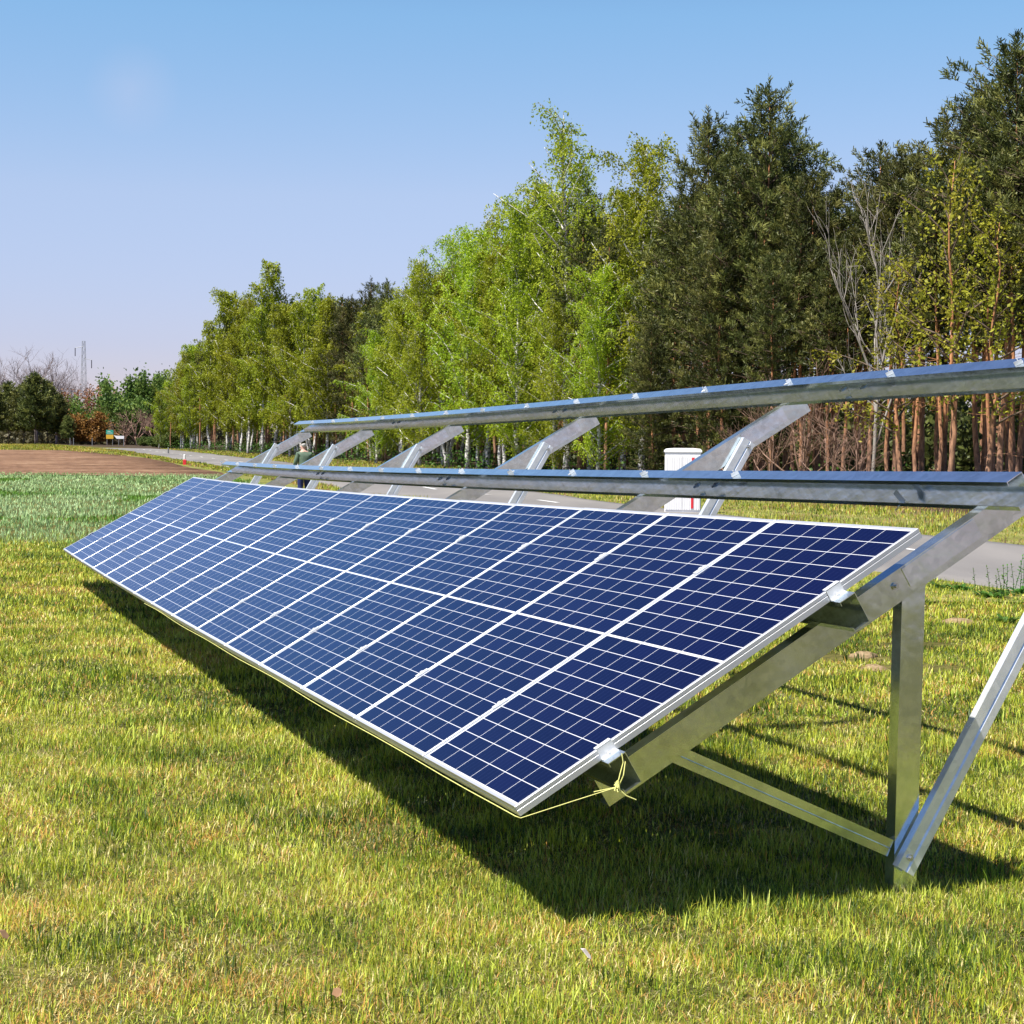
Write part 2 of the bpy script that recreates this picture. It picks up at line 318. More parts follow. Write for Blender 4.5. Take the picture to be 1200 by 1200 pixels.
def lawn(D0, D1, dens, ws, hs, mask=None, side=1.3, flat=False):
    A = (D1-D0)*(.3*(D0+D1)+2*side); n = int(A*dens)
    y = D0+(D1-D0)*np.sqrt(RNG.random(n)) if D0 < 1 else RNG.uniform(D0, D1, int(n*1.15))
    x = RNG.uniform(-1, 1, len(y))*(.3*D1+side); k = np.abs(x) < .3*y+side; x, y = x[k], y[k]
    # tufting
    t_ = vnoise(x, y, .11, 5)*.6+vnoise(x, y, .04, 1)*.4; k = RNG.random(len(x)) < .35+1.0*t_; x, y = x[k], y[k]
    if mask is not None: k = mask(x, y); x, y = x[k], y[k]
    # bare patches of soil behind the table
    for (bx_, by_, br) in ((2.9, 12.6, .26), (2.45, 13.3, .3), (3.3, 14.2, .22)): k = (x-bx_)**2/2.5+(y-by_)**2 > br*br*(.6+.8*RNG.random(len(x))); x, y = x[k], y[k]
    n = len(x); c, i = pick(x, y, n)
    tall = .35+.8*vnoise(x, y, .27, 7)+.5*vnoise(x, y, .09, 2)
    h = hs*(.45+.8*RNG.random(n))*tall; lean = np.abs(RNG.normal(0, .62, n))+.15
    dry = (i >= 3) & (i != 5) & (i != 6); lean = np.where(dry, RNG.uniform(.5, 1.5, n), lean)
    if flat:     # matted dead thatch lying between the upright blades
        lean = RNG.uniform(1.2, 1.56, n); h = hs*RNG.uniform(.5, 1.2, n); c = np.array([(.50, .43, .17), (.36, .30, .10), (.30, .34, .05), (.20, .24, .03), (.62, .54, .28)])[RNG.integers(0, 5, n)]*(.6+.6*RNG.random((n, 1)))*(.75+.5*vnoise(x, y, .5, 4))[:, None]
    az = RNG.uniform(0, 2*np.pi, n)+1.2*(vnoise(x, y, .4, 3)-.5)
    return blades(x, y, h, ws*(.6+.8*RNG.random(n)), lean, az, c)
behind = lambda x, y: road_s(x, y) < -2.35-.5*vnoise(x, y, .8, 2)
parts = [lawn(3.6, 6.5, 13500, .0027, .047, side=2.2), lawn(6.5, 10, 7600, .0038, .049, side=2.2), lawn(10, 16, 3300, .0062, .053, behind, side=2.2), lawn(16, 27, 1500, .0098, .062, behind, side=2.6)]
parts += [lawn(3.6, 6.5, 4200, .0026, .050, side=2.2, flat=True), lawn(6.5, 10, 2500, .0036, .050, side=2.2, flat=True), lawn(10, 17, 900, .006, .06, behind, side=2.2, flat=True)]
# taller tufts
def tufts(D0, D1, n, hh, ws, pal, per=38, rad=.05, side=1.3, mask=None):
    ty = RNG.uniform(D0, D1, n); tx = RNG.uniform(-1, 1, n)*(.3*ty+side)
    if mask is not None: k = mask(tx, ty); tx, ty = tx[k], ty[k]; n = len(tx)
    x = np.repeat(tx, per)+RNG.normal(0, rad, n*per); y = np.repeat(ty, per)+RNG.normal(0, rad, n*per); N = n*per
    c = PAL[np.repeat(RNG.choice(pal, n), per)]*(.7+.6*RNG.random((N, 1)))
    hs = np.repeat(RNG.uniform(.6, 1.2, n), per)*hh
    return blades(x, y, hs*RNG.uniform(.5, 1.1, N), ws*RNG.uniform(.6, 1.3, N), np.abs(RNG.normal(0, .4, N))+.1, RNG.uniform(0, 6.28, N), c)
parts += [tufts(3.8, 9, 420, .075, .004, [0, 5, 0, 5, 6, 1], 44, .07), tufts(9, 24, 420, .10, .009, [0, 5, 1, 6], 26, .08, mask=behind), tufts(3.8, 10, 500, .05, .004, [3, 2, 3, 4], 30, .10), tufts(5.5, 6.9, 40, .10, .004, [0, 6, 1], 30, .05)]
tag(joinb(parts, 'grass', M['blade']), 'short patchy yellow-green lawn grass around the solar table', 'grass', kind='stuff')
# green cereal crop on the left
n = 330000; y = RNG.uniform(21, 69, n); x = RNG.uniform(-1, 1, n)*24; k = (RNG.random(n) < np.clip((y-21)/6, 0, 1)**.9) & (np.abs(x) < .3*y+2.5) & (x < road_c(y)-HW-2.2) & (RNG.random(n) < 32/y) & (y > 21+3.5*vnoise(x, y, 1.4, 4)) & (x < -.285*y+9); x, y = x[k], y[k]; n = len(x)
pc = np.array([(.20, .35, .11), (.30, .46, .17), (.40, .55, .25), (.12, .27, .03), (.32, .42, .08)])
pi_ = np.clip((vnoise(x, y*.5, 2.2, 6)*2.2+RNG.random(n)*2.2-.4).astype(int), 0, 2); pi_ = np.where(vnoise(x, y*.6, 2.6, 2) > .74, 3, pi_); pi_ = np.where((y < 30) & (RNG.random(n) < (30-y)/5), 4, pi_)
tag(joinb([blades(x, y, RNG.uniform(.05, .12, n), .0006*y*RNG.uniform(.6, 1.2, n), np.abs(RNG.normal(.4, .45, n)), RNG.uniform(0, 6.28, n), pc[pi_]*(.8+.4*RNG.random((n, 1))))], 'cereal_crop', M['blade']),
    'young blue-green cereal crop between lawn and ploughed field', 'crop', kind='stuff')
# verge grass both sides of the road
n = 170000; y = 20+(165-20)*RNG.random(n)**1.8; side = RNG.random(n) < .75
xr = road_r(y)+.05+RNG.random(n)*np.maximum(edge_x(y)-road_r(y)+1.5, .5); xl = road_c(y)-HW-.05-1.3*RNG.random(n); x = np.where(side, xr, xl); k = (np.abs(x) < .32*y+5) & ~((~side) & (y < 27)); x, y = x[k], y[k]; n = len(x)
c, i = pick(x, y, n); c = np.where((vnoise(x, y, .9, 5) > .62)[:, None] & (RNG.random((n, 1)) < .5), np.array([[.34, .20, .12]]), c)
tag(joinb([blades(x, y, RNG.uniform(.04, .12, n)*(.6+1.2*vnoise(x, y, 1.1, 1)), .00045*y*RNG.uniform(.6, 1.3, n), np.abs(RNG.normal(.45, .45, n)), RNG.uniform(0, 6.28, n), c*.85)], 'verge_grass', M['blade']),
    'rough dry roadside grass along both edges of the road', 'grass', kind='stuff')
# grass on the far bank left
n = 90000; y = RNG.uniform(116, 285, n); x = RNG.uniform(-.33, -.13, n)*y; k = (x < road_c(y)-HW-.3) & ((y > 145) | (x > road_c(y)-HW-2.6-(y-120)*.1)); x, y = x[k], y[k]; n = len(x); c, i = pick(x*.3, y*.1, n)
tag(joinb([blades(x, y, RNG.uniform(.05, .16, n), .0003*y*RNG.uniform(.6, 1.3, n), np.abs(RNG.normal(.5, .4, n)), RNG.uniform(0, 6.28, n), c*np.array([.92, .84, .8]))], 'meadow_grass', M['blade']),
    'strip of pale meadow grass between ploughed field and far trees', 'grass', kind='stuff')

# ------------------------------------------------------------------ mounting table
def S(u, v, n_):
    s = u/15.3
    return OR+u*AX+v*(BV-.0311*s*NV)+np.array([0, 0, 1.])*(.0313*4*s*(s-1)+.062*s*(s-1)*(s-.5))+n_*NV
def H(u, b, z):          # upright frames: b across, z relative to the near lower panel corner
    s = u/15.3; return OR+u*AX+b*BX+np.array([0, 0, 1.])*(z+.0313*4*s*(s-1)+.062*s*(s-1)*(s-.5))
def cprof(pts, th=.0035):    # open polyline -> thin closed section
    P = [np.array(p, float) for p in pts]; L, Rr = [], []
    for i, p in enumerate(P):
        d0 = P[i]-P[i-1] if i else P[1]-P[0]; d1 = P[i+1]-P[i] if i < len(P)-1 else P[i]-P[i-1]
        d0 = d0/np.linalg.norm(d0); d1 = d1/np.linalg.norm(d1); n0 = np.array([-d0[1], d0[0]]); n1 = np.array([-d1[1], d1[0]])
        m = n0+n1; m = m/np.linalg.norm(m); m = m/max(.4, m@n0); L.append(p+m*th/2); Rr.append(p-m*th/2)
    return L+Rr[::-1]
rack = empty('mounting_rack', tuple(H(8, 1.5, -.45)), 'long galvanised steel mounting table under the row of solar panels, its upper rails empty', 'mounting rack')
RI = Matrix.Translation(rack.location).inverted()
def rp(mb, name, mat, **k):
    o = mb.build(name, mat, rack, **k); o.matrix_parent_inverse = RI; return o
FR = [.20, 3.25, 6.26, 9.38, 12.42, 15.3]
# purlins: lower two under the panels, upper two empty
PUR = [(.318, .383), (1.275, 1.338), (2.05, 2.118), (3.028, 3.108)]
def dv(k, u): return -.085*math.exp(-max(u, 0)/2.6) if k == 3 else 0
seam = {2: (2.62, 6.92, 10.8), 3: (2.66, 6.85, 11.3), 0: (4.2, 9.9), 1: (3.9, 9.6)}
for k, (va, vb) in enumerate(PUR):
    cuts = [-.055 if k < 2 else -.02]+list(seam[k])+[15.42]
    for q in range(len(cuts)-1):
        u0, u1 = cuts[q]+(.002 if q else 0), cuts[q+1]-.002
        sec = cprof([(va, -.052), (va, -.0385), (vb, -.0385), (vb, -.1505), (va, -.1505), (va, -.137)], .003)
        us = np.linspace(u0, u1, max(3, int((u1-u0)/.6)))
        mb = MB(); mb.sweep([[S(u, a+dv(k, u), b) for a, b in sec] for u in us]); pu = rp(mb, 'purlin', M['steel'])
    for us_ in seam[k]:      # splice plate inside the joint and its bolts
        mb = MB(); mb.sweep([[S(u, a+dv(k, u), b) for a, b in cprof([(vb+.006, -.048), (vb+.006, -.142)], .003)] for u in (us_-.16, us_+.1)]); sp_ = rp(mb, 'splice_plate', M['steel_dull'])
        for du, nn in ((-.10, -.075), (-.16, -.115), (.05, -.12)):
            mb = MB(); c0 = S(us_+du, vb-.002+dv(k, us_+du), nn); mb.tube([c0, c0-.008*BV], .011, 6); mb.tube([c0-.007*BV, c0-.02*BV], .006, 6)
            b_ = rp(mb, 'bolt', M['bolt'])
# frames
for fi, uf in enumerate(FR):
    v1 = 3.13; mb = MB(); sec = cprof([(uf+.062, -.168), (uf+.062, -.1545), (uf+.002, -.1545), (uf+.002, -.256), (uf+.062, -.256), (uf+.062, -.242)], .004)
    mb.sweep([[S(a, v, b) for a, b in sec] for v in np.linspace(.315, v1, 5)]); rp(mb, 'rafter', M['steel_dull'])
    mb = MB(); va, vb = (1.655, 1.995) if fi == 0 else (2.70, 2.985)     # thin plate in paler steel, stands in for the web's paler rectangle
    mb.box((0, 0, 0), (1, 1, 1), lambda p: S(uf-.0005-.003*p[0], va+(vb-va)*p[1], -.232+.074*p[2])); rp(mb, 'pale_web_plate', M['steel'])
    # post
    gb = g1(*H(uf, 1.54, 0)[:2])-OR[2]-(H(uf, 0, 0)[2]-OR[2])
    mb = MB(); sec = cprof([(uf+.062, 1.516), (uf+.062, 1.505), (uf+.008, 1.505), (uf+.008, 1.594), (uf+.062, 1.594), (uf+.062, 1.583)], .004)
    mb.sweep([[H(a, b+.018*(z-.15), z) for a, b in sec] for z in (gb-.3, .2, .672)]); rp(mb, 'post', M['steel'])
    mb = MB(); c0 = S(uf-.0005, 1.603, -.197); mb.tube([c0, c0-.007*AX], .014, 6); mb.tube([c0-.007*AX, c0-.018*AX], .007, 6); rp(mb, 'bolt', M['bolt'])
    # front brace leaning outwards
    def member(name, p0, p1, width, uo, secpts, mat, th=.003):
        d = np.array(p1)-np.array(p0); L = np.linalg.norm(d); d = d/L; pr = np.array([d[1], -d[0]])
        mb = MB(); sec = cprof(secpts, th)
        mb.sweep([[H(uo+c[1], *(np.array(p0)+d*s+pr*c[0])) for c in sec] for s in (0, L*.5, L)]); return rp(mb, name, mat)
    member('brace', (1.492, -.335), (2.425, 1.215), .1, uf-.035, [(-.010, .032), (-.010, .0), (.024, 0), (.030, .005), (.036, 0), (.062, 0), (.062, .010)], M['steel_bright'])
    for (b_, z_) in ((1.53, -.30), (2.44, 1.17)):
        mb = MB(); c0 = H(uf-.037, b_, z_); mb.tube([c0, c0-.007*AX], .012, 6); mb.tube([c0-.007*AX, c0-.016*AX], .006, 6); rp(mb, 'bolt', M['bolt'])
    # low tie from the rafter foot to the post
    member('tie', (.60, .155), (1.494, -.248), .06, uf+.012, [(0, .035), (0, 0), (.027, 0), (.030, .004), (.033, 0), (.058, 0), (.058, .035)], M['steel_dull'])
# clips left on the empty rails, one per panel seam
def clampmesh(mid=True):
    mb = MB()
    if mid: mb.box((-.016, -.030, .001), (.016, .030, .004)); mb.tube([(0, 0, .004), (0, 0, .010)], .008, 6)
    else: mb.box((-.022, -.03, -.037), (.016, .03, -.033)); mb.box((-.004, -.03, -.037), (0, .03, .004)); mb.box((-.004, -.03, .001), (.02, .03, .005)); mb.tube([(-.014, 0, -.034), (-.014, 0, -.024)], .008, 6)
    return mb
def basis(u, v, n_, flip=False):
    o = S(u, v, n_); x = S(u+.5, v, n_)-S(u-.5, v, n_); x /= np.linalg.norm(x); y = S(u, v+.5, n_)-S(u, v-.5, n_); y -= x*(x@y); y /= np.linalg.norm(y)
    if flip: x = -x; y = -y
    z = np.cross(x, y)
    if z[2] < 0: y = -y; z = -z
    return Matrix(((x[0], y[0], z[0], o[0]), (x[1], y[1], z[1], o[1]), (x[2], y[2], z[2], o[2]), (0, 0, 0, 1)))
def inrack(o, m): o.parent = rack; o.matrix_parent_inverse = RI; o.matrix_world = m; return o
proto = clampmesh().build('mid_clamp', M['clamp']); first = True
for k, v in ((0, .35), (1, 1.305)):
    for i in range(1, 15):
        o = proto if first else proto.copy()
        if not first: C.objects.link(o)
        first = False; o.parent = rack; o.matrix_parent_inverse = RI; o.matrix_basis = basis(i*1.02, v, 0)
first = True; proto = clampmesh(False).build('end_clamp', M['clamp'])
for v in (.35, 1.305):
    for e in (0, 1):
        o = proto if first else proto.copy()
        if not first: C.objects.link(o)
        first = False; o.parent = rack; o.matrix_parent_inverse = RI
        m = basis(.006, v, 0) if e == 0 else basis(15.294, v, 0, True)
        o.matrix_basis = m
mb = MB(); mb.box((-.024, -.028, .0015), (.024, .028, .005)); mb.box((-.024, -.028, .005), (-.020, .028, .03)); mb.tube([(0, 0, .005), (0, 0, .04)], .005, 6)
proto = mb.build('rail_clip', M['clamp']); first = True
for v in (2.08, 3.055):
    for i in range(0, 15):
        if i == 0 and v < 3: continue
        o = proto if first else proto.copy()
        if not first: C.objects.link(o)
        first = False; o.parent = rack; o.matrix_parent_inverse = RI
        o.matrix_basis = basis(1.07+i*1.035, v+dv(3 if v > 3 else 2, 1.07+i*1.035), -.037) @ Matrix.Rotation(random.uniform(-.9, .9), 4, 'Z') @ Matrix.Scale(.62, 4)
# a bent strap bracket hanging inside the third rail near its end
mb = MB(); mb.box((-.02, 0, -.006), (.02, .003, .05)); mb.box((.0, .003, -.006), (.045, .03, -.003)); br = mb.build('bent_bracket', M['clamp'], rack); br.matrix_parent_inverse = RI; br.matrix_basis = basis(.76, 2.075, -.145) @ Matrix.Rotation(.5, 4, 'Y')

# ------------------------------------------------------------------ solar panels
PW, PH, TH = 1.011, 1.684, .036
def frame_mb():
    mb = MB(); a, b = PW/2, PH/2; l = .0105
    sec = [(0, 0), (l, 0), (l, -.003), (.0035, -.003), (.0035, -.009), (.0, -.0095), (.002, -.012), (.0, -.0145), (.0, -TH), (.025, -TH), (.025, -TH+.0015), (.0015, -TH+.0015), (.0015, -.006)]
    sec = [(0, -.001), (.001, 0), (l, 0), (l, -.006), (.004, -.006), (.004, -TH+.002), (.026, -TH+.002), (.026, -TH), (0, -TH), (0, -.0165), (.0012, -.0155), (.0012, -.0135), (0, -.0125)]
    for (p0, p1, inw) in (((-a, -b), (a, -b), (0, 1)), ((a, -b), (a, b), (-1, 0)), ((a, b), (-a, b), (0, -1)), ((-a, b), (-a, -b), (1, 0))):
        d = np.array(p1)-np.array(p0); d = d/np.linalg.norm(d); rings = []
        for (p, sg) in ((p0, 1), (p1, -1)): rings.append([(p[0]+inw[0]*s+d[0]*sg*s, p[1]+inw[1]*s+d[1]*sg*s, z) for s, z in sec])
        mb.sweep(rings, cap=False)
    return mb
def sheet(z0, z1, m):
    mb = MB(); mb.box((-PW/2+m, -PH/2+m, z0), (PW/2-m, PH/2-m, z1)); return mb
P0 = empty('solar_panel')
kids = [frame_mb().build('frame', M['alu'], P0), sheet(-.005, -.0022, .0045).build('cell_glass', M['cells'], P0), sheet(-.0085, -.0055, .0045).build('backsheet', M['backsheet'], P0)]
for x_ in (-.3, 0, .3):
    mb = MB(); mb.box((x_-.03, -.045, -.026), (x_+.03, .045, -.0087)); kids.append(mb.build('junction_box', M['black'], P0, bevel=.003))
NM = ['rightmost solar panel, nearest the camera, with the end clamps and string at its corner', 'second solar panel from the near right end of the row', 'third solar panel from the near right end of the row', 'fourth solar panel from the near right end, in front of the white cabinet',
      'fifth solar panel from the near right end of the row', 'sixth solar panel from the near right end of the row', 'seventh solar panel from the near right end of the row', 'middle solar panel, eighth from either end of the row', 'seventh solar panel from the far left end of the row',
      'sixth solar panel from the far left end of the row', 'fifth solar panel from the far left end of the row', 'fourth solar panel from the far left end of the row', 'third solar panel from the far left end of the row', 'second solar panel from the far left end of the row', 'leftmost solar panel, farthest from the camera, pale with sky reflection']
for i in range(15):
    if i == 0: o = P0
    else:
        o = P0.copy(); C.objects.link(o)
        for kd in kids: c_ = kd.copy(); C.objects.link(c_); c_.parent = o
    m = basis((i+.5)*1.02, PH/2, 0)
    o.matrix_world = m @ Matrix.Rotation(random.uniform(-.0012, .0012), 4, 'X') @ Matrix.Rotation(random.uniform(-.0012, .0012), 4, 'Y')
    tag(o, NM[i], 'solar panel', 'solar panels in one row on the mounting table')

# yellow string: along the lower edge, round the near corner, knotted to the first purlin
cA = S(-.006, -.006, -.03)
path = [S(u, -.009-.003*math.sin(u*3), -.030-.008*math.sin(math.pi*((u*1.0) % 4)/4)) for u in np.arange(8.6, .1, -.3)]+[S(.03, -.008, -.035), S(-.004, -.003, -.038), S(-.037, .15, -.075), S(-.07, .30, -.112)]
mb = MB(); mb.tube(path, .0016, 5)
kn = S(-.07, .30, -.112)
mb.tube([kn, S(-.065, .33, -.085), S(-.06, .36, -.06), S(-.055, .372, -.034)], .002, 5); mb.tube([kn+.005*BX, S(-.08, .335, -.088), S(-.07, .365, -.058)], .002, 5)
mb.tube([kn, S(-.08, .31, -.15), S(-.085, .33, -.178)], .002, 5); mb.tube([kn, S(-.02, .24, -.10), S(.02, .25, -.13)], .0016, 5)
for q in range(5): mb.tube([kn+np.array(RNG.normal(0, .006, 3)), kn+np.array(RNG.normal(0, .009, 3)), kn+.5*(S(-.065, .33, -.085)-kn)+RNG.normal(0, .004, 3)], .0022, 5)
tag(mb.build('string', M['string']), 'yellow string tied round the near lower panel corner and knotted to the rail end', 'string')

# ------------------------------------------------------------------ trees
def leafq(P, size, tint, droop=0, aspect=1.0):
    n = len(P); a = RNG.normal(size=(n, 3)); a[:, 2] -= droop; a /= np.linalg.norm(a, axis=1)[:, None]; b = RNG.normal(size=(n, 3)); b -= a*(a*b).sum(1)[:, None]; b /= np.linalg.norm(b, axis=1)[:, None]
    s = (size*(.6+.8*RNG.random(n)))[:, None]; a = a*s*.5; b = b*s*.5*aspect
    V = np.stack([P-a, P+b*.8, P+a, P-b*.8], 1).reshape(-1, 3); F = np.arange(n*4).reshape(-1, 4)
    return V, F, np.repeat(np.stack([tint]*3, 1), 4, 0)
def limb(mb, p0, d, L, r0, n=4, up=.0, wig=.12, r1=.3):
    p = np.array(p0, float); d = np.array(d, float); d /= np.linalg.norm(d); pts = [p.copy()]; 
    for i in range(n):
        d = d+np.array([random.gauss(0, wig), random.gauss(0, wig), up+random.gauss(0, wig*.5)]); d /= np.linalg.norm(d); p = p+d*L/n; pts.append(p.copy())
    mb.tube(pts, [r0*(1-(1-r1)*i/n) for i in range(n+1)], 4 if r0 < .03 else 6); return np.array(pts), d
def make_birch(H_=14, lowf=.16, R_=2.4, nl=34, strands=24, leaves=15, size=.085, leaf='birch_leaf', sparse_top=False, seed=1, lean=0.):
    global RNG
    random.seed(seed); RNG = np.random.default_rng(seed); tr = MB(); lm = MB(); pts = []; p = np.array([0., 0, -.3]); n = 12
    for i in range(n+1): pts.append(p.copy()); p = p+np.array([random.gauss(lean, .07), random.gauss(0, .07), (H_+.3)/n])
    r0 = .011*H_; tr.tube(pts, [r0*(1-.93*(i/n)**.9) for i in range(n+1)], 8); T = np.array(pts); LP = []; TT = []
    for k in range(nl):
        f = lowf+(1-lowf)*((k+.5)/nl)*.97; q = T[min(int(f*n), n-1)]+(T[min(int(f*n)+1, n)]-T[min(int(f*n), n-1)])*(f*n-int(f*n))
        az = k*2.4+random.uniform(-.5, .5); g = (f-lowf)/(1-lowf); prof = (1-g)**.6*(.55+.9*min(g*3, 1)*.5)+.14; L = R_*prof*random.uniform(.5, 1.4)*1.25; el = random.uniform(.5, .95)+.35*g
        d = (math.cos(az)*math.cos(el), math.sin(az)*math.cos(el), math.sin(el)); lp, _ = limb(lm, q, d, L, r0*.36*(1-.6*g)+.006, 5, -.03, .14, .2)
        ns = int(strands*(.5+L/R_*.7))
        if sparse_top and g > .5: ns = int(ns*.62)
        ns = int(ns*(1+.25*g)*.86); t_ = RNG.random(ns)**.7*(len(lp)-1); i0 = np.minimum(t_.astype(int), len(lp)-2); st = lp[i0]+(lp[i0+1]-lp[i0])*(t_-i0)[:, None]
        sd = RNG.normal(size=(ns, 3))*np.array([1, 1, .3]); sd /= np.linalg.norm(sd, axis=1)[:, None]; out = RNG.uniform(.15, .55, ns)*R_*.45; dr = RNG.uniform(.25, 1.0, ns)*(1.0+.2*R_)*.75
        for m in range(leaves):
            a = (m+RNG.random(ns))/leaves; P = st+sd*(out*np.sqrt(a))[:, None]+np.array([0, 0, 1.])*((.25*a-a**1.6*1.0)*dr)[:, None]+RNG.normal(0, .05, (ns, 3)); P = P[P[:, 2] > .4]; LP.append(P)
        for j in range(0, ns, 5):
            e = st[j]+sd[j]*out[j]+np.array([0, 0, -.5*dr[j]]); lm.tube([st[j], st[j]+sd[j]*out[j]*.6, e], [.009, .006, .003], 3)
    P = np.concatenate(LP); tint = np.clip(.5+.5*(vnoise(P[:, 0]+P[:, 2], P[:, 1]+P[:, 2]*.7, .8, 3)-.5)*1.6+RNG.normal(0, .18, len(P)), 0, 1)
    return tr, leafq(P, size, tint, .4, .7), lm
def make_pine(H_=12, low=.12, R_=2.3, tuft=12, nl=.42, size=.17, seed=3, lean=0., dens=1., wid=.028):
    global RNG
    random.seed(seed); RNG = np.random.default_rng(seed); tr = MB(); lm = MB(); n = 10; p = np.array([0., 0, -.3]); pts = []
    for i in range(n+1): pts.append(p.copy()); p = p+np.array([random.gauss(lean, .05), random.gauss(0, .05), (H_+.3)/n])
    r0 = .0088*H_; tr.tube(pts, [r0*(1-.9*(i/n)) for i in range(n+1)], 8); T = np.array(pts); z = low*H_; TP = []; TD = []
    while z < H_*.985:
        g = (z-low*H_)/(H_*(1-low)); f = z/H_*n; q = T[min(int(f), n-1)]+(T[min(int(f)+1, n)]-T[min(int(f), n-1)])*(f-int(f))
        prof = min(1, .55+g*1.6)*(1-g**1.8)**.8+.07; nb = 6 if g < .8 else 5; a0 = random.random()*6
        for k in range(nb):
            az = a0+k*2*math.pi/nb+random.uniform(-.3, .3); L = R_*prof*random.uniform(.6, 1.15); el = -.05+.75*g+random.uniform(-.15, .25)
            tmp = MB(); lp, _ = limb(tmp, q, (math.cos(az)*math.cos(el), math.sin(az)*math.cos(el), math.sin(el)), L, .012+.014*(1-g), 4, .06, .1, .3)
            lm.add(*[(v_, f_) for v_, f_ in [(tmp.v, tmp.f)]][0]); nt_ = max(4, int(L*15*dens)); t_ = (1-RNG.random(nt_)**1.5*.8)*(len(lp)-1); i0 = np.minimum(t_.astype(int), len(lp)-2); st = lp[i0]+(lp[i0+1]-lp[i0])*(t_-i0)[:, None]
            br = np.array([math.cos(az), math.sin(az), 0]); nc = max(2, int(L*2.6)); tc_ = np.linspace(1, .3, nc)*(len(lp)-1.001); ic = tc_.astype(int); cc = lp[ic]+(lp[ic+1]-lp[ic])*(tc_-ic)[:, None]+RNG.normal(size=(nc, 3))*np.array([.26, .26, .07])*(.3+.6*L/R_); kk = RNG.integers(0, nc, nt_); st = cc[kk]; off = RNG.normal(size=(nt_, 3))*np.array([.13, .13, .06]); P = st+off; TP.append(P)
            D = np.array([0, 0, .8])+br*.5+off*.8+RNG.normal(0, .25, (nt_, 3)); TD.append(D/np.linalg.norm(D, axis=1)[:, None])
            for j in range(nc): lm.tube([lp[max(0, ic[j]-0)], cc[j]], [.006, .003], 3)
        z += nl*(1-.35*g)
    tip = T[-1]; TP.append(tip[None]+np.array([[0, 0, z_] for z_ in (-.35, -.2, -.05, .1, .2)])); TD.append(np.array([[0, 0, 1.]]*5))
    P = np.concatenate(TP); D = np.concatenate(TD); m = len(P); K = tuft
    # every tuft: a shoot with needles fanned round it
    Pk = np.repeat(P, K, 0); Dk = np.repeat(D, K, 0); s = RNG.random(m*K)[:, None]; ax = Pk+Dk*s*size*1.5; nd = RNG.normal(size=(m*K, 3)); nd -= Dk*(nd*Dk).sum(1)[:, None]; nd /= np.linalg.norm(nd, axis=1)[:, None]
    nd = nd*.8+Dk*(.55+.5*s); nd /= np.linalg.norm(nd, axis=1)[:, None]; sd = np.cross(nd, RNG.normal(size=(m*K, 3))); sd /= np.linalg.norm(sd, axis=1)[:, None]; L = size*RNG.uniform(.6, 1.1, (m*K, 1))
    V = np.stack([ax-sd*wid/2, ax+sd*wid/2, ax+nd*L+sd*wid*.4, ax+nd*L-sd*wid*.4], 1).reshape(-1, 3); F = np.arange(m*K*4).reshape(-1, 4)
    tt = np.repeat(np.clip(.45+1.1*(vnoise(P[:, 0]*1.3+P[:, 2]*.6, P[:, 1]*1.3-P[:, 2]*.5, .5, 4)-.5)+RNG.normal(0, .14, m), 0, 1), K); tt = np.clip(tt+RNG.normal(0, .08, m*K), 0, 1)
    return tr, (V, F, np.repeat(np.stack([tt]*3, 1), 4, 0)), lm
def make_pole_pine(H_=12.5, seed=5, crown=.58, R_=1.5, far=False):
    global RNG
    random.seed(seed); RNG = np.random.default_rng(seed); tr, lf, lm = make_pine(H_, crown, R_, 8, .6, .22, seed, random.uniform(-.03, .03), .5, .045)
    for k in range(16):       # dead stubs and dry branches
        z = random.uniform(1.0, H_*crown); az = random.random()*6.28; L = random.uniform(.2, 1.3); limb(tr, (0, 0, z), (math.cos(az), math.sin(az), random.uniform(-.15, .35)), L, .012, 3, -.02, .2, .3)
    return tr, lf, lm
def make_bare(H_=9, seed=2, spread=.9, r=.1, depth=4, fork=.35, kids_=(3, 4)):
    random.seed(seed); mb = MB()
    def rec(p, d, L, r_, k):
        lp, dd = limb(mb, p, d, L, r_, 4, .03, .13, .55)
        if k == 0: return
        for j in range(random.randint(*kids_)):
            t_ = random.randint(2, 4); a = np.array([random.gauss(0, 1), random.gauss(0, 1), random.gauss(.25, .6)]); nd = dd+a*spread*.6; rec(lp[t_], nd/np.linalg.norm(nd), L*random.uniform(.5, .8), r_*.5, k-1)
    pts, d = limb(mb, (0, 0, -.2), (0.03, 0, 1), H_*fork, r, 4, .1, .05, .8)
    for j in range(5): a = np.array([random.gauss(0, .5), random.gauss(0, .5), 1]); rec(pts[random.randint(2, 4)], a, H_*.3, r*.6, depth-1)
    rec(pts[-1], d, H_*.32, r*.7, depth-1); return mb
def make_bush(H_=4, R_=1.8, n=5000, size=.14, seed=4, low=.02):
    global RNG
    random.seed(seed); RNG = np.random.default_rng(seed); tr = MB(); C_ = []
    for k in range(34):
        a = random.random()*6.28; e = random.uniform(.3, 1.5); lp, _ = limb(tr, (random.gauss(0, .1), random.gauss(0, .1), -.1), (math.cos(a)*math.cos(e), math.sin(a)*math.cos(e), math.sin(e)), H_*random.uniform(.5, .95), .035, 5, .04, .15, .2); C_ += [lp[-1], lp[-2], lp[-3]]
    C_ = np.array(C_); k = RNG.integers(0, len(C_), n); P = C_[k]+RNG.normal(size=(n, 3))*np.array([.17*R_, .17*R_, .07*H_])*RNG.uniform(.4, 1.1, (n, 1)); P = P[P[:, 2] > low]
    tt = np.clip(.5+.9*(vnoise(P[:, 0]+P[:, 2], P[:, 1]+.4*P[:, 2], .6, 5)-.5)+RNG.normal(0, .15, len(P)), 0, 1); return tr, leafq(P, size, tt)
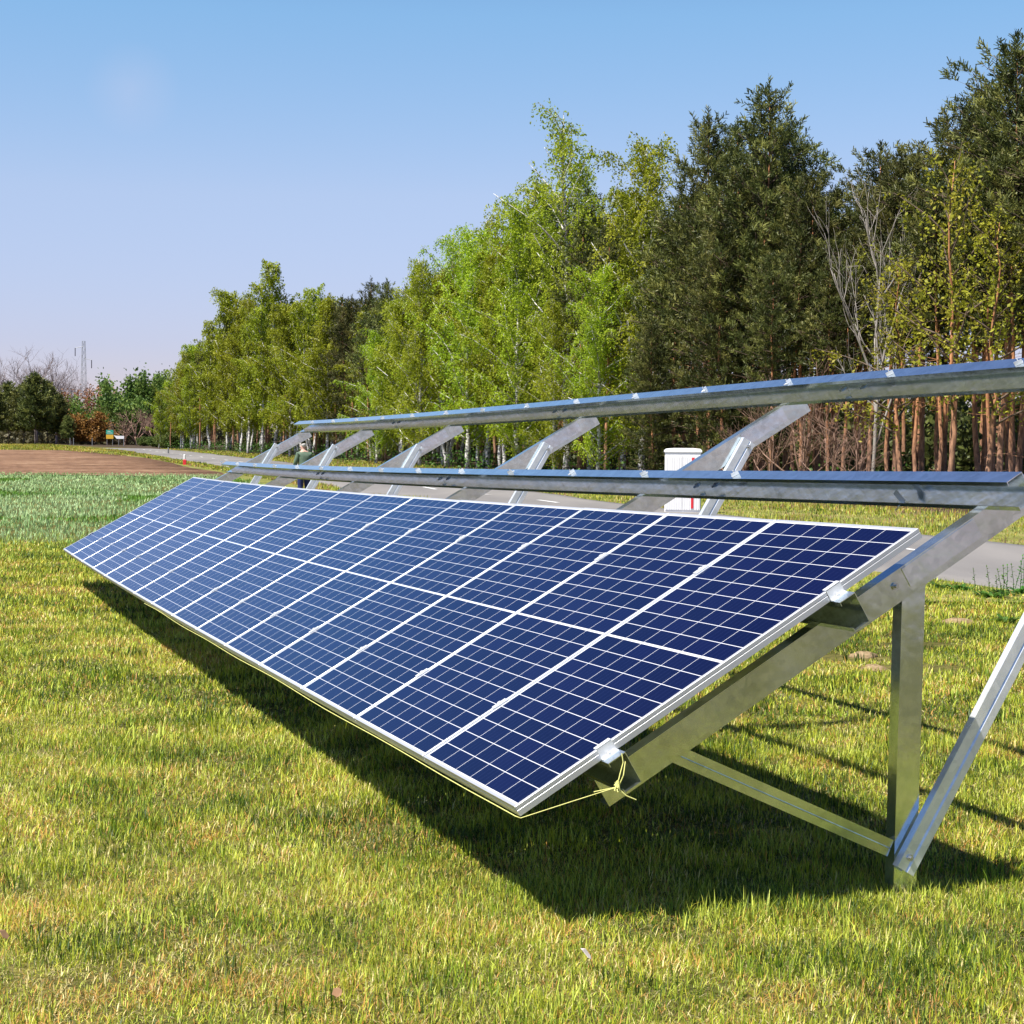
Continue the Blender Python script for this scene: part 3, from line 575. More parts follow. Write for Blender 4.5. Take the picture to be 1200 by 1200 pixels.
def proto_tree(name, trlf, bark, leaf, leafname='crown'):
    tr, lf = trlf[:2]; root = empty(name); tr.build('trunk', M[bark], root, smooth=True)
    if len(trlf) > 2: trlf[2].build('branches', M['birch_bark'] if bark == 'birch_bark' else M['limb'], root, smooth=True)
    if lf is not None: npmesh(leafname, lf[0], [lf[1]], M[leaf], root, col=lf[2])
    C.objects.unlink(root); ch = list(root.children)
    for c_ in ch: C.objects.unlink(c_)
    return (root, ch)
def place(pr, x, y, sc=1., rot=None, label=None, cat='tree', group=None, scz=None, tilt=0.):
    root, ch = pr; o = root.copy(); C.objects.link(o); o.location = (x, y, g1(x, y)); o.rotation_euler = (random.uniform(-tilt, tilt), random.uniform(-tilt, tilt), random.random()*6.28 if rot is None else rot); o.scale = (sc, sc, sc if scz is None else scz)
    for c_ in ch: d = c_.copy(); C.objects.link(d); d.parent = o
    return tag(o, label, cat, group)
B = [proto_tree('birch_tree', make_birch(14, .12, 3.1, 46, 40, 15, .115, seed=11), 'birch_bark', 'birch_leaf'),
     proto_tree('birch_tree', make_birch(14, .2, 2.9, 40, 34, 15, .11, sparse_top=True, seed=12, lean=.03), 'birch_bark', 'birch_leaf'),
     proto_tree('birch_tree', make_birch(14, .08, 3.3, 48, 42, 15, .115, seed=13), 'birch_bark', 'birch_leaf')]
BF = [proto_tree('birch_tree', make_birch(13, .17, 3.2, 44, 44, 14, .15, seed=21), 'birch_bark', 'birch_far'),
      proto_tree('birch_tree', make_birch(13, .2, 2.8, 40, 38, 14, .15, sparse_top=True, seed=22), 'birch_bark', 'birch_far')]
PN = [proto_tree('pine_tree', make_pine(12, .12, 2.5, seed=31, dens=.8, nl=.5), 'pine_bark', 'needle'),
      proto_tree('pine_tree', make_pine(12, .2, 2.3, seed=32, lean=.02, dens=.75, nl=.52), 'pine_bark', 'needle'),
      proto_tree('pine_tree', make_pine(11, .52, 2.4, seed=33, dens=.8, nl=.5), 'pine_bark', 'needle'), proto_tree('pine_tree', make_pine(12, .46, 2.3, seed=34, dens=.85, nl=.5), 'pine_bark', 'needle')]
PP = [proto_tree('pine_tree', make_pole_pine(12.5, 41), 'pine_bark', 'needle'), proto_tree('pine_tree', make_pole_pine(12, 42, .5, 1.7), 'pine_bark', 'needle'), proto_tree('pine_tree', make_pole_pine(13, 43, .62), 'pine_bark', 'needle')]
BARE = proto_tree('bare_tree', (make_bare(8, 5, .9, .09, 4), None), 'dead_wood', None)
BRUSH = proto_tree('bare_shrub', (make_bare(5, 9, 1.1, .05, 4, .15), None), 'twig', None)
YEL = proto_tree('oak_tree', make_birch(9, .3, 2.3, 26, 10, 9, .12, seed=51), 'pine_bark', 'yellow_leaf')
random.seed(99); RNG = np.random.default_rng(99)
def edgeD(px, off=0.):    # distance at which the ray through px meets the forest edge moved `off` metres inwards
    t_ = (px-600)/2065.; return (25.375+off*1.0585)/(t_+.347)
def topscale(px, D, ytop, h0):   # scale so that a tree of height h0 tops out at pixel row ytop
    zt = (531-ytop)/2065.*D+CAMH+ROLL*(px-600)/2065*D*0; return (zt-g1(*at(px, D)))/h0
front = [  # px, inward offset, top row, prototype, label
 (196, 2, 446, BF[0], 'small olive birch at the far left end of the roadside wood'), (212, 1, 412, BF[1], 'slim birch with bare tip at the far left end of the wood'),
 (228, 3, 402, BF[0], 'olive birch leaning over the white trunks at the far end of the road'), (246, .5, 372, BF[1], 'far birch of the left clump, just left of its tallest crowns'), (266, 2, 338, BF[0], 'broad pointed birch left of the tallest crown in the far clump'),
 (290, 1, 348, BF[0], 'birch filling the gap between the two highest crowns of the far clump'), (322, 3, 304, BF[1], 'tallest thin-topped birch of the far left clump'), (340, 0, 352, BF[0], 'birch low in front of the tallest thin-topped one'),
 (364, 2, 332, BF[1], 'birch on the right shoulder of the far clump'), (384, .5, 345, BF[0], 'last olive birch before the dark pine gap'),
 (392, 4, 365, PN[1], 'dark pine in the gap, left of the pair'), (412, 1, 352, PN[0], 'dark bushy pine between the far clump and the nearer birches'), (428, 3, 337, PN[1], 'taller dark pine of the gap with ragged top'), (448, 2, 334, PN[0], 'dark pine just left of the first bright green birch'),
 (440, 0, 385, B[2], 'low bright green birch at the foot of the gap pines'), (468, 1, 345, B[0], 'bright birch at the left end of the nearer birches'), (492, .3, 302, B[2], 'birch with pale bare boughs, left of the first tall white trunk'), (520, 2, 262, B[1], 'birch with straight white trunk above the rail'),
 (548, .5, 262, B[0], 'birch between the straight white trunk and the big broad birch'), (572, 2.5, 246, B[1], 'thin-topped birch at the left shoulder of the tallest birches'), (604, 0, 232, B[2], 'broad bright birch left of the tallest thin-topped birch'), (622, 3, 205, B[0], 'birch half hidden behind the broad bright one'),
 (662, 1, 126, B[1], 'tallest birch with sparse top and white trunk against the sky'), (690, 4, 185, B[1], 'thin birch behind the tallest one'), (702, 0, 305, B[2], 'bushy bright green birch low beneath the two tall ones'), (752, 1.5, 152, B[0], 'second tallest birch, beside the first dark pine'),
 (648, -.3, 350, B[2], 'low birch crown in front of the tallest white trunk'), (730, 3, 215, B[0], 'birch behind and left of the second tallest'),
 (765, -.3, 375, PN[0], 'low bushy pine right behind the white cabinet'), (792, 1.5, 235, PN[1], 'pine between the last tall birch and the great pines'), (826, 2, 142, PN[0], 'great pine with ragged double top'), (856, 4, 150, PN[3], 'pine between the two highest pines of the middle'),
 (886, 1, 106, PN[0], 'highest pointed pine in the middle of the wood'), (918, 2.5, 150, PN[3], 'pine on the right shoulder of the highest pointed pine'), (846, 0, 262, PN[0], 'bushy lower pine in front of the great ragged one'), (944, 1.5, 206, PN[3], 'pine stepping down to the dip in the treetops'),
 (900, -.5, 300, PN[3], 'wide bushy pine with low branches left of the bare tree'), (972, 4, 226, PN[3], 'small-topped pine in the dip of the treetops'), (1016, 3, 176, PN[2], 'pine with a narrow top behind the bare grey tree'), (1050, 2.5, 188, PN[3], 'pine right of the bare grey tree'),
 (1082, 4, 175, PN[2], 'pine behind the yellow-green oak, left of the two tallest'), (1112, 2, 132, PN[2], 'ragged open pine left of the tallest right-hand pine'), (1168, 1.5, 52, PN[2], 'tallest pine with open crown at the right edge'), (1196, 3.5, 62, PN[3], 'dense tall pine cut by the right edge of the picture'),
 (1228, 1, 90, PN[2], 'pine just beyond the right edge of the picture'), (1145, 4, 120, PN[3], 'dark pine between the two tall open pines at the right'), (986, 1, 300, PN[2], 'open-crowned pine left of the bare grey tree')]
for px, off, yt, pr, lab in front:
    D = edgeD(px, off); x, y = at(px, D); h0 = max(v[2] for v in pr[1][0].bound_box); s = topscale(px, D, yt, h0)
    place(pr, x, y, min(s, 1.45)*random.uniform(.95, 1.05) if False else (s*.9+.1), scz=s, label=lab, group='trees along the front edge of the wood', cat='pine' if pr in PN else 'birch')
# the yellow-green oak, bare tree, dry shrubs
for px, off, yt, lab in ((1108, -.9, 170, 'oak with fresh yellow-green leaves in front of the pines at the right'), (1150, -.6, 235, 'smaller yellow-green young oak at the right edge of the wood'), (1062, -.4, 290, 'thin young oak with few yellow leaves beside the bare tree')):
    D = edgeD(px, off); x, y = at(px, D); place(YEL, x, y, .85, scz=topscale(px, D, yt, 9.4), label=lab, cat='oak')
D = edgeD(1022, .2); x, y = at(1022, D); place(BARE, x, y, .62, scz=topscale(1022, D, 165, 8.2), label='dead grey tree with forked bare limbs and pointed top among the pines', cat='tree')
for px, off, yt, lab in ((905, -.9, 385, 'reddish leafless shrub left of the orange trunks'), (940, -.6, 345, 'taller leafless brown shrub before the bushy pine'), (975, -.4, 375, 'leafless brown shrub beside the dead grey tree'), (1005, -.9, 420, 'low bare shrub under the dead grey tree'), (870, -.8, 440, 'low bare brown shrub under the wide bushy pine')):
    D = edgeD(px, off); x, y = at(px, D); place(BRUSH, x, y, topscale(px, D, yt, 5.6), label=lab, cat='shrub', group='leafless shrubs at the wood edge')
# interior: rows of pole pines and birches
cnt = 0
for row in range(9):
    off = 1.2+row*2.6
    yv = 30.
    while yv < 175:
        yv += (.45 if yv < 58 else 1)*random.uniform(2.2, 3.6)*(1+.35*row/8)*(1+max(0, yv-60)*.006)
        y = yv+off*.33; x = edge_x(yv)+off*.95+random.uniform(-.8, .8)
        px = 600+2065*x/y
        if px < 182 or px > 1290: continue
        if px > 620 or (row > 2 and random.random() < .8) or random.random() < .25:
            lim = np.interp(px, [180, 250, 320, 400, 450, 560, 660, 760, 880, 960, 1010, 1100, 1200, 1300], [460, 385, 340, 350, 345, 285, 210, 230, 165, 240, 235, 190, 120, 110])
            s = min(1.08, topscale(px, y, lim, 13.2)); place(random.choice(PP), x, y, s*random.uniform(.85, 1.1), scz=s*random.uniform(.86, 1.0), label='slender pine with bare orange trunk standing inside the wood', cat='pine', group='slender pines inside the wood', tilt=.02)
        else:
            lim = np.interp(px, [180, 250, 320, 400, 450, 560, 660, 760, 900], [460, 385, 340, 350, 345, 285, 220, 240, 250]); s = min(1.0, topscale(px, y, lim, 13.6))
            place(random.choice(BF), x, y, s*random.uniform(.8, 1.), scz=s*random.uniform(.85, 1.0), label='thin white-trunked birch standing inside the wood', cat='birch', group='thin birches inside the wood', tilt=.03)
        cnt += 1
print('interior trees', cnt)
# undergrowth deep in the wood: one mass of leaves and twigs
random.seed(5); RNG = np.random.default_rng(5)
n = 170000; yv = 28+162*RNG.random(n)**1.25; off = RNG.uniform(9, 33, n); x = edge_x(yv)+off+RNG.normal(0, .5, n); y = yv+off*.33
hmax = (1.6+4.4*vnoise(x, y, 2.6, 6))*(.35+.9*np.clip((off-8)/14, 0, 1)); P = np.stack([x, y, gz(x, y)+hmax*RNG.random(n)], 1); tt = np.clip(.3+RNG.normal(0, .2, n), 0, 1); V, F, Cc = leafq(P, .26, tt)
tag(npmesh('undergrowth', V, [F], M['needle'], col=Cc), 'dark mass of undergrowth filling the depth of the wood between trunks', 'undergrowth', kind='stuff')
n = 16000; yv = RNG.uniform(30, 170, n); off = RNG.uniform(-.5, 5, n); x = edge_x(yv)+off; y = yv+off*.33; k = vnoise(x, y, 1.6, 3) > .5; x, y = x[k], y[k]; n = len(x)
P = np.stack([x, y, gz(x, y)+1.1*vnoise(x, y, 1.6, 3)*RNG.random(n)], 1); V, F, Cc = leafq(P, .11, np.clip(.5+RNG.normal(0, .25, n), 0, 1))
tag(npmesh('ground_cover', V, [F], M['weed'], col=Cc), 'low green leafy ground cover along the foot of the wood', 'ground cover', kind='stuff')

# ------------------------------------------------------------------ far background on the left
def bush_pr(name, mat, **k): return proto_tree(name, make_bush(**k), 'dark_bark', mat)
BU = {'green': bush_pr('deciduous_tree', 'green_leaf', H_=10, R_=3.6, n=14000, size=.34, seed=61, low=1.2), 'orange': bush_pr('deciduous_tree', 'orange_leaf', H_=6, R_=2.8, n=9000, size=.28, seed=62, low=.6),
      'rust': bush_pr('deciduous_tree', 'rust_leaf', H_=9, R_=3.0, n=6000, size=.28, seed=63, low=.8), 'olive': bush_pr('shrub', 'green_leaf', H_=3.4, R_=2.4, n=7000, size=.24, seed=64), 'brown': proto_tree('bare_tree', (make_bare(8, 71, 1.0, .14, 4, .2), None), 'twig', None)}
BT = proto_tree('bare_tree', (make_bare(15, 72, .95, .24, 5, .26, (3, 4)), None), 'twig_grey', None)
FP = proto_tree('pine_tree', make_pine(10, .25, 3.0, 6, .55, .4, 81, 0., .7, .10), 'dark_bark', 'needle')
def far(pr, px, D, yt, h0, lab, cat, grp=None, wide=1.):
    x, y = at(px, D); s = topscale(px, D, yt, h0)*(1.16 if pr in [BU[k_] for k_ in ('green', 'rust')] else 1); return place(pr, x, y, s*wide, scz=s, label=lab, cat=cat, group=grp)
def hh(pr): return max(v[2] for c_ in pr[1] for v in c_.bound_box)
for px, D, yt, lab in ((-8, 262, 452, 'dark pine cut by the left edge of the picture'), (10, 268, 447, 'dark pine second from the left edge in the far clump'), (27, 262, 448, 'dark pine left of the highest far pine'), (42, 258, 436, 'highest dark pine of the far left clump'),
                       (56, 266, 446, 'dark pine right of the highest far pine'), (69, 262, 462, 'dark pine on the right shoulder of the far clump'), (79, 256, 487, 'low dark pine reaching the ground at the right end of the far clump')):
    far(FP, px, D, yt, hh(FP), lab, 'pine', 'dark pines far left')
for px, D, yt, wd, lab in ((-4, 292, 415, 1, 'bare tree at the left edge rising above the dark pines'), (42, 296, 404, 1.15, 'widest bare tree above the dark pines'), (66, 300, 414, .9, 'bare tree with forked limbs left of the lattice mast'), (84, 290, 430, .8, 'bare tree just left of the lattice mast')):
    far(BT, px, D, yt, hh(BT), lab, 'tree', 'bare trees far left', wd)
for k, px, D, yt, wd, lab in (('rust', 106, 290, 455, 1, 'rusty red tree behind the orange one'), ('orange', 108, 262, 480, 1.1, 'rounded orange tree beside the far road sign'), ('orange', 96, 268, 492, .8, 'smaller orange bush at the right end of the dark pines'), ('green', 148, 276, 438, .95, 'rounded green tree behind the far road sign'), ('green', 170, 280, 448, .8, 'green tree right of the rounded one'),
                              ('green', 186, 285, 440, .8, 'green tree next to the end of the birch wood'), ('brown', 160, 250, 478, 1.2, 'brown leafless tree before the green trees'), ('brown', 180, 240, 484, 1.1, 'brown leafless tree nearest the end of the road'), ('brown', 126, 280, 462, 1.3, 'reddish leafless tree between orange and green ones'),
                              ('green', 132, 270, 478, .7, 'small green tree just behind the road sign'), ('olive', 200, 178, 503, .9, 'yellow-green bush at the bend of the road'), ('olive', 184, 200, 508, 1., 'olive bush left of the bend'), ('olive', 212, 185, 506, 1, 'dark olive bush against the first white trunks'), ('olive', 168, 230, 511, 1, 'low olive bush beside the white board'), ('brown', 146, 255, 492, 1.3, 'low brown thicket behind the white board'), ('brown', 196, 225, 480, 1.2, 'brown thicket before the first birches')):
    pr = BU[k]; far(pr, px, D, yt, hh(pr), lab, 'shrub' if k == 'olive' else 'tree', None, wd)
n = 26000; x = RNG.uniform(-150, -45, n); y = RNG.uniform(300, 330, n); hm = 2+3.2*vnoise(x, y*.2, 5, 2); P = np.stack([x, y, gz(x, y)+hm*RNG.random(n)], 1); V, F, Cc = leafq(P, .8, np.clip(.4+.8*(vnoise(x, y, 7, 4)-.5)+RNG.normal(0, .15, n), 0, 1))
tag(npmesh('distant_wood', V, [F], leafmat('distant_wood_foliage', (.05, .05, .025), (.09, .08, .04), (.15, .12, .06), .2), col=Cc), 'low brownish distant wood along the horizon at the left', 'wood', kind='stuff')
# lattice mast
D = 560; x, y = at(98, D); zb = g1(x, y); zt = CAMH+(531-402)/2065*D; ms = empty('lattice_mast', (x, y, zb), 'thin lattice power mast rising above the bare trees at the left', 'mast')
mm = simple('mast_grey', (.35, .36, .38), .6, .3); mb = MB(); hgt = zt-zb
wz = lambda z: 1.25-.85*z/hgt
for sx_, sy_ in ((1, 1), (1, -1), (-1, 1), (-1, -1)): mb.tube([(sx_*wz(0), sy_*wz(0), 0), (sx_*wz(hgt), sy_*wz(hgt), hgt)], .06, 4)
for i in range(14):
    a, b = hgt*i/14, hgt*(i+1)/14
    for s in (1, -1): mb.tube([(-wz(a), s*wz(a), a), (wz(b), s*wz(b), b)], .035, 3); mb.tube([(wz(a), s*wz(a), a), (-wz(b), s*wz(b), b)], .035, 3); mb.tube([(-wz(b), s*wz(b), b), (wz(b), s*wz(b), b)], .035, 3)
mb.build('lattice_tower', mm, ms)
for dx, z_ in ((-2.7, (531-410)/2065*D), (2.5, (531-424)/2065*D)):
    z_ = z_+CAMH-zb; mb = MB(); mb.tube([(0, 0, z_+.5), (dx, 0, z_)], .07, 4); ca = mb.build('crossarm', mm, ms)
    mb = MB(); mb.tube([(dx, 0, z_), (dx, 0, z_-2.6)], .14, 6); mb.build('insulator', simple('insulator_brown', (.06, .05, .07), .5), ca)
# power wires
# ------------------------------------------------------------------ small roadside things
def face_cam(x, y): return math.atan2(-x, y)*-1
grn = simple('road_sign_green', (.02, .30, .20), .5, 0, .03); yl = simple('sign_yellow', (.65, .38, .03), .5, 0, .03); wh = simple('white_paint', (.8, .8, .8), .5, 0, .03); rd = simple('red_marking', (.62, .02, .03), .5, 0, .05); gp = simple('grey_pole', (.2, .2, .2), .6, .3)
x, y = at(128.5, 240); sg = empty('road_sign', (x, y, g1(x, y)), 'small green road sign with yellow panel beneath, far left beyond the field', 'road sign')
base = .5
mb = MB(); mb.box((-.5, -.04, 1.05+base), (.5, .0, 1.65+base)); mb.build('green_panel', grn, sg, bevel=.01)
mb = MB(); mb.box((-.36, -.045, 1.22+base), (.36, -.041, 1.26+base)); mb.box((-.3, -.045, 1.42+base), (.1, -.041, 1.47+base)); mb.build('panel_writing', wh, sg)
mb = MB(); mb.box((-.5, -.04, .45+base), (.5, .0, 1.0+base)); mb.build('yellow_panel', yl, sg, bevel=.01)
for s in (-.38, .38): mb = MB(); mb.tube([(s, .03, -.2), (s, .03, 1.6+base)], .04, 6); mb.build('pole', gp, sg)
x, y = at(141.5, 235); sg = empty('information_board', (x, y, g1(x, y)), 'low white board on dark legs right of the far green sign', 'board'); mb = MB(); mb.box((-.55, -.04, .95), (.42, 0, 1.35)); mb.add([(-.55, -.04, .95), (-.55, 0, .95), (-.95, -.02, 1.42), (-.55, -.04, 1.35), (-.55, 0, 1.35)], [(0, 2, 3), (1, 4, 2), (0, 1, 2), (2, 4, 3)]); mb.build('board', wh, sg)
for s in (-.3, .40): mb = MB(); mb.tube([(s, .03, -.2), (s, .03, 1.0)], .045, 6); mb.build('leg', gp, sg)
for px, D, lab in ((82, 250, 'short dark post left of a pair before the far pines'), (86, 248, 'short dark post right of a pair before the far pines'), (108, 236, 'dark post in front of the orange tree'), (145, 225, 'dark post beside the white board'), (197, 128, 'short dark post at the near edge of the road')):
    x, y = at(px, D); mb = MB(); h_ = 1.0 if D > 200 else .42; mb.tube([(0, 0, -.2), (0, 0, h_), (0, 0, h_+.03)], [.06, .055, .02], 6); o = mb.build('wooden_post' if D > 200 else 'marker_post', gp); o.location = (x, y, g1(x, y)+.02); tag(o, lab, 'post')
# roadside delineator
x, y = at(216, 88); dl = empty('delineator_post', (x, y, g1(x, y)+.01), 'white roadside post with red foot at the field corner', 'post')
mb = MB(); mb.box((-.05, -.05, .26), (.05, .05, .52)); mb.build('white_top', wh, dl, bevel=.02); mb = MB(); mb.box((-.07, -.06, -.1), (.10, .06, .26)); mb.build('red_foot', rd, dl, bevel=.02)
# cable cabinet
x, y = at(800, 38.2); cb_ = empty('cable_cabinet', (x, y, g1(x, y)-.03), 'white plastic cable cabinet with red marks on its door beyond the road', 'cabinet'); cb_.rotation_euler = (0, 0, -.12)
zt_ = CAMH+(531-524)/2065*38.2-g1(x, y)+.03; wht = simple('white_plastic', (.78, .77, .76), .45, 0, .04, 3)
mb = MB(); mb.box((-.39, -.16, -.1), (.39, .16, zt_-.05)); mb.build('housing', wht, cb_, bevel=.012)
mb = MB(); ring = lambda s, z: [(-.41*s, -.18*s, z), (.41*s, -.18*s, z), (.41*s, .18*s, z), (-.41*s, .18*s, z)]; mb.sweep([ring(1, zt_-.055), ring(1, zt_-.02), ring(.9, zt_+.02), ring(.5, zt_+.035)]); mb.build('lid', wht, cb_)
for a, b in ((-.37, -.006), (.006, .37)):
    mb = MB(); mb.box((a, -.172, .12), (b, -.158, zt_-.12))
    for q in range(7): xx = a+.03+(b-a-.06)*q/6; mb.box((xx-.008, -.178, .14), (xx+.008, -.1725, zt_-.16))
    dr = mb.build('door', wht, cb_)
    if a > 0:
        mb = MB(); mb.box((.19, -.184, zt_-.27), (.25, -.1785, zt_-.17)); mb.build('red_mark', rd, dr); mb = MB(); mb.box((.18, -.184, .16), (.235, -.1785, .42)); mb.build('red_mark', rd, dr)
        mb = MB(); mb.box((.03, -.19, .78), (.05, -.1785, .92)); mb.build('handle', M['black'], dr)
# dead leaves and a scrap on the lawn
def gpix(px, py, zz=0.):
    d = RT*(px-600)/2065.2-UPV*(py-600)/2065.2+FWD; D = 6.
    for _ in range(12): P = d*((g1(d[0]*D, d[1]*D)+zz-CAMH)/d[2]); D = (g1(P[0], P[1])+zz-CAMH)/d[2]
    P = d*D; return P[0], P[1], g1(P[0], P[1])+zz
for (px, py, s, col, nm, lab) in ((686, 1118, .020, (.62, .54, .48), 'paper_scrap', 'pale pinkish scrap lying in the grass below the panel shadow'), (4, 1095, .018, (.30, .17, .08), 'dead_leaf', 'brown dead leaf at the left edge of the lawn'), (395, 1163, .013, (.28, .15, .07), 'dead_leaf', 'brown dead leaf in the grass at the bottom, left of centre')):
    P = gpix(px, py, .05); mb = MB(); pts = [(-1, -.8), (.2, -1.1), (1, -.5), (.9, .7), (.1, 1.1), (-.9, .6)]
    top = [(a*s, b*s, random.uniform(.0, .35)*s) for a, b in pts]; bot = [(a, b, c-.0012) for a, b, c in top]; mb.sweep([bot, top]); o = mb.build(nm, simple(nm+'_surface', col, .8)); o.location = P; o.rotation_euler = (.75, .2, random.random()*3); tag(o, lab, 'leaf' if 'leaf' in nm else 'scrap')
for (px, py, r_) in ((1122, 730, .12), (1012, 770, .08), (1024, 786, .08)):
    P = gpix(px, py); mb = MB(); top = [(P[0]+r_*1.5*math.cos(a)*(.75+.4*random.random()), P[1]+r_*1.3*math.sin(a)*(.75+.4*random.random())) for a in np.arange(14)*.4488]
    rings = [[(x_, y_, g1(x_, y_)-.02) for x_, y_ in top]]+[[(P[0]+(x_-P[0])*f_, P[1]+(y_-P[1])*f_, P[2]+h_+random.uniform(-.006, .006)) for x_, y_ in top] for f_, h_ in ((.8, .02), (.5, .038), (.15, .042))]; mb.sweep(rings)
    tag(mb.build('bare_soil', M['sand'], smooth=True), kind='structure')
# weeds by the road at the right
def weed(x, y, r, h, nst, lab, seed):
    global RNG
    random.seed(seed); RNG = np.random.default_rng(seed); root = empty('weed_plant', (x, y, g1(x, y)), lab, 'weed', 'leafy weeds by the road'); st = MB(); Vs, Fs, Cs, o_ = [], [], [], 0
    def leaf(p, d, L, wd, tint):
        nonlocal o_
        d = d/np.linalg.norm(d); s = np.cross(d, [0, 0, 1.]); s /= np.linalg.norm(s)+1e-6; k = [p, p+d*L*.35+s*wd/2+[0, 0, .1*L], p+d*L*.35-s*wd/2+[0, 0, .1*L], p+d*L*.75+s*wd*.35+[0, 0, .02*L], p+d*L*.75-s*wd*.35+[0, 0, .02*L], p+d*L-np.array([0, 0, .15*L])]
        Vs.extend(k); Fs.extend([(o_, o_+1, o_+2, o_), ]); Fs[-1] = (o_, o_+1, o_+2); Fs.append((o_+1, o_+3, o_+4, o_+2)); Fs.append((o_+3, o_+5, o_+4)); Cs.extend([(tint,)*3]*6); o_ += 6
    for i in range(int(26*r/.2)):
        a = random.random()*6.28; rr = random.random()*r; leaf(np.array([math.cos(a)*rr*.4, math.sin(a)*rr*.4, .01]), np.array([math.cos(a), math.sin(a), random.uniform(.1, .9)]), random.uniform(.07, .16), random.uniform(.03, .055), random.uniform(.2, .9))
    for i in range(nst):
        a = random.random()*6.28; rr = random.random()*r*.7; b = np.array([math.cos(a)*rr, math.sin(a)*rr, 0]); tp = b+np.array([random.gauss(0, .04), random.gauss(0, .04), h*random.uniform(.6, 1)]); st.tube([b, (b+tp)/2+[.01, 0, 0], tp], [.004, .003, .002], 4)
        for q in range(12): f = .15+.85*q/12; a2 = q*2.4; leaf(b+(tp-b)*f, np.array([math.cos(a2), math.sin(a2), .5]), random.uniform(.03, .08)*(1.2-.5*f), .02, random.uniform(.3, 1))
    if not st.v: st.tube([(0, 0, 0), (0, 0, .05)], .004, 4)
    st.build('stem', M['weed'], root); me = bpy.data.meshes.new('leaves'); me.from_pydata([tuple(v) for v in Vs], [], Fs); a_ = me.color_attributes.new('tint', 'FLOAT_COLOR', 'POINT'); a_.data.foreach_set('color', np.array([(*c, 1) for c in Cs], np.float32).ravel()); me.materials.append(M['weed']); link('leaves', me, root)
for px, D, r, h, nst, lab in ((1104, 19.9, .22, .14, 0, 'low leafy weed at the road edge just right of the first post'), (1126, 19.6, .25, .16, 0, 'broad low weed beside the road, second from the post'), (1164, 18.6, .28, .34, 3, 'weed with a tall thin stalk in front of the road'), (1176, 18.9, .22, .3, 4, 'bushy stalked weed right of the thin stalk'), (1197, 19.2, .2, .40, 5, 'tall weed at the right edge of the picture'), (1180, 15.9, .16, .1, 0, 'small weed in the grass near the leaning brace'),
                              (1019, 19.5, .16, .12, 0, 'small weed showing above the rafter'), (960, 40, .4, .3, 4, 'clump of weeds on the far verge behind the third rail')):
    x, y = at(px, D); weed(x, y, r*1.35, h*1.25, nst, lab, int(px))

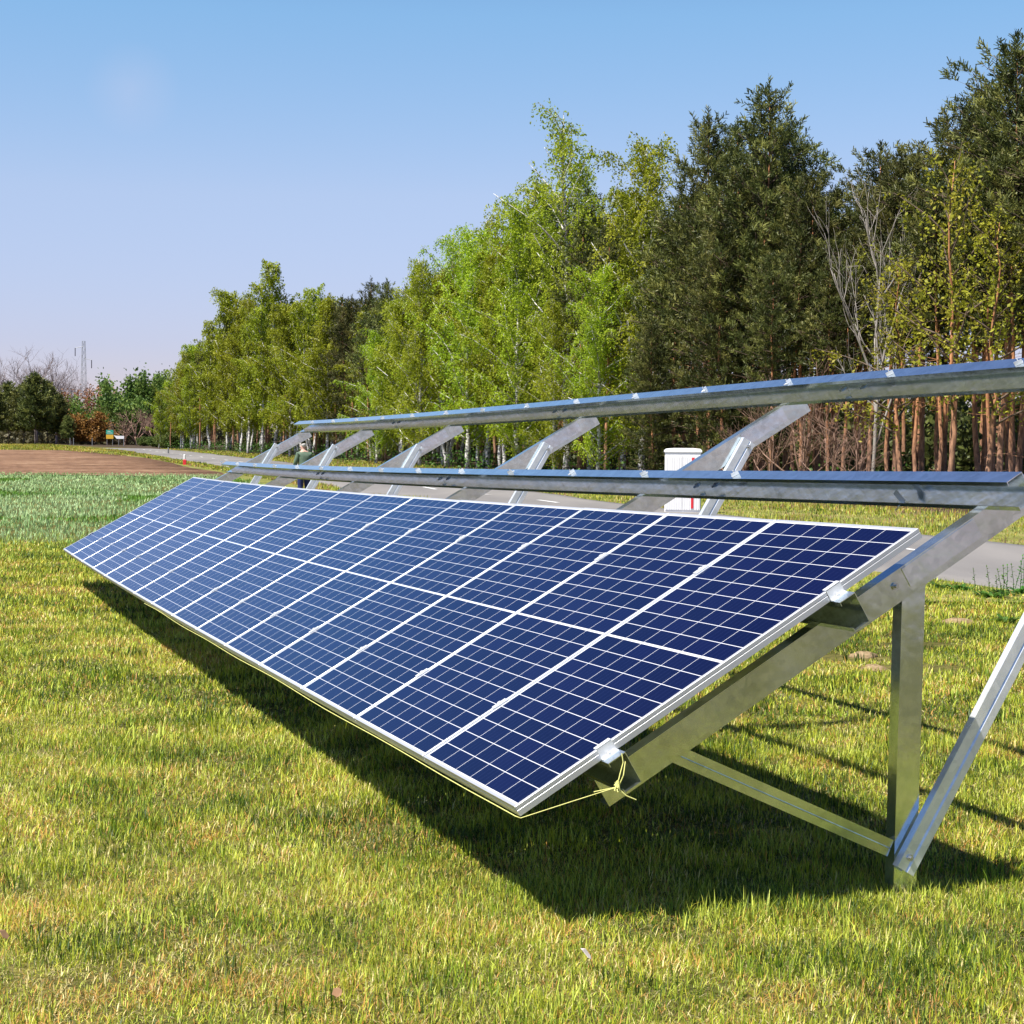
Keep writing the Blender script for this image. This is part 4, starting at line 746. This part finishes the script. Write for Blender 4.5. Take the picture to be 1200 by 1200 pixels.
# ------------------------------------------------------------------ worker behind the table
def worker():
    x, y = at(356, 52); z0 = g1(x, y); root = empty('person', (x, y, z0), 'person with grey hair in green jacket and navy trousers standing behind the table', 'person'); root.rotation_euler = (0, 0, .5)
    skin = simple('skin', (.55, .33, .25), .6, 0, .05); jk = simple('green_jacket', (.10, .15, .10), .85, 0, .2, 9); tr = simple('navy_trousers', (.012, .02, .10), .8, 0, .2, 9); hr = simple('grey_hair', (.5, .48, .45), .8, 0, .1, 30); sh = simple('dark_boots', (.03, .025, .02), .6)
    def skinned(name, V, E, Rr, mat, par, sub=2):
        me = bpy.data.meshes.new(name); me.from_pydata(V, E, []); o = link(name, me, par); sk = o.modifiers.new('skin', 'SKIN'); o.modifiers.new('sub', 'SUBSURF').levels = sub; o.modifiers['sub'].render_levels = sub
        for i, r in enumerate(Rr): me.skin_vertices[0].data[i].radius = (r, r) if not isinstance(r, tuple) else r
        me.skin_vertices[0].data[0].use_root = True; sk.use_smooth_shade = True; me.materials.append(mat); return o
    # body: pelvis, spine, neck, head, arms, legs - one surface
    V = [(0, 0, .92), (0, .0, 1.12), (0, .01, 1.32), (0, .02, 1.44), (0, .05, 1.52), (0, .08, 1.60), (0, .08, 1.68), (-.17, .02, 1.40), (-.25, .06, 1.14), (-.2, .24, .98), (-.18, .33, .97), (.17, .02, 1.40), (.25, .06, 1.14), (.2, .24, .98), (.18, .33, .97), (-.09, 0, .86), (-.11, .02, .48), (-.12, -.02, .09), (-.13, .1, .03), (.09, 0, .86), (.11, .02, .48), (.12, -.02, .09), (.13, .1, .03)]
    E = [(0, 1), (1, 2), (2, 3), (3, 4), (4, 5), (5, 6), (3, 7), (7, 8), (8, 9), (9, 10), (3, 11), (11, 12), (12, 13), (13, 14), (0, 15), (15, 16), (16, 17), (17, 18), (0, 19), (19, 20), (20, 21), (21, 22)]
    Rr = [.14, .13, .145, .10, .055, .095, .075, .06, .045, .036, .03, .06, .045, .036, .03, .09, .062, .045, .035, .09, .062, .045, .035]
    body = skinned('body', V, E, Rr, skin, root)
    V2 = [V[0], V[1], V[2], V[3], (0, .04, 1.485), V[7], V[8], (-.205, .22, .995), V[11], V[12], (.205, .22, .995), (0, 0, .84)]
    skinned('jacket', V2, [(0, 1), (1, 2), (2, 3), (3, 4), (3, 5), (5, 6), (6, 7), (3, 8), (8, 9), (9, 10), (0, 11)], [.185, .175, .19, .14, .075, .09, .068, .055, .09, .068, .055, .18], jk, root)
    skinned('trousers', [V[0], V[15], V[16], (-.12, -.02, .12), V[19], V[20], (.12, -.02, .12)], [(0, 1), (1, 2), (2, 3), (0, 4), (4, 5), (5, 6)], [.165, .12, .09, .07, .12, .09, .07], tr, root)
    for s in (-1, 1): skinned('boot', [(s*.12, -.05, .05), (s*.12, .04, .045), (s*.13, .16, .035)], [(0, 1), (1, 2)], [.055, .055, .04], sh, root, 1)
    skinned('hair', [(0, .05, 1.70), (0, .03, 1.66), (0, .0, 1.60)], [(0, 1), (1, 2)], [.085, .085, .05], hr, root)
    mb = MB(); mb.tube([(0, .17, 1.61), (0, .20, 1.60)], [.014, .01], 5); mb.build('nose', skin, body)
    for s in (-1, 1):
        for q in range(5):
            a = V[10 if s < 0 else 14]; mb = MB(); o0 = np.array(a)+np.array([s*(-.03+.015*q), .02, 0]); mb.tube([o0, o0+[0, .05-.004*abs(q-2), -.01], o0+[0, .07-.006*abs(q-2), -.035]], [.009, .008, .006], 5); mb.build('finger', skin, body, smooth=True)
worker()
print('objects', len(bpy.data.objects))
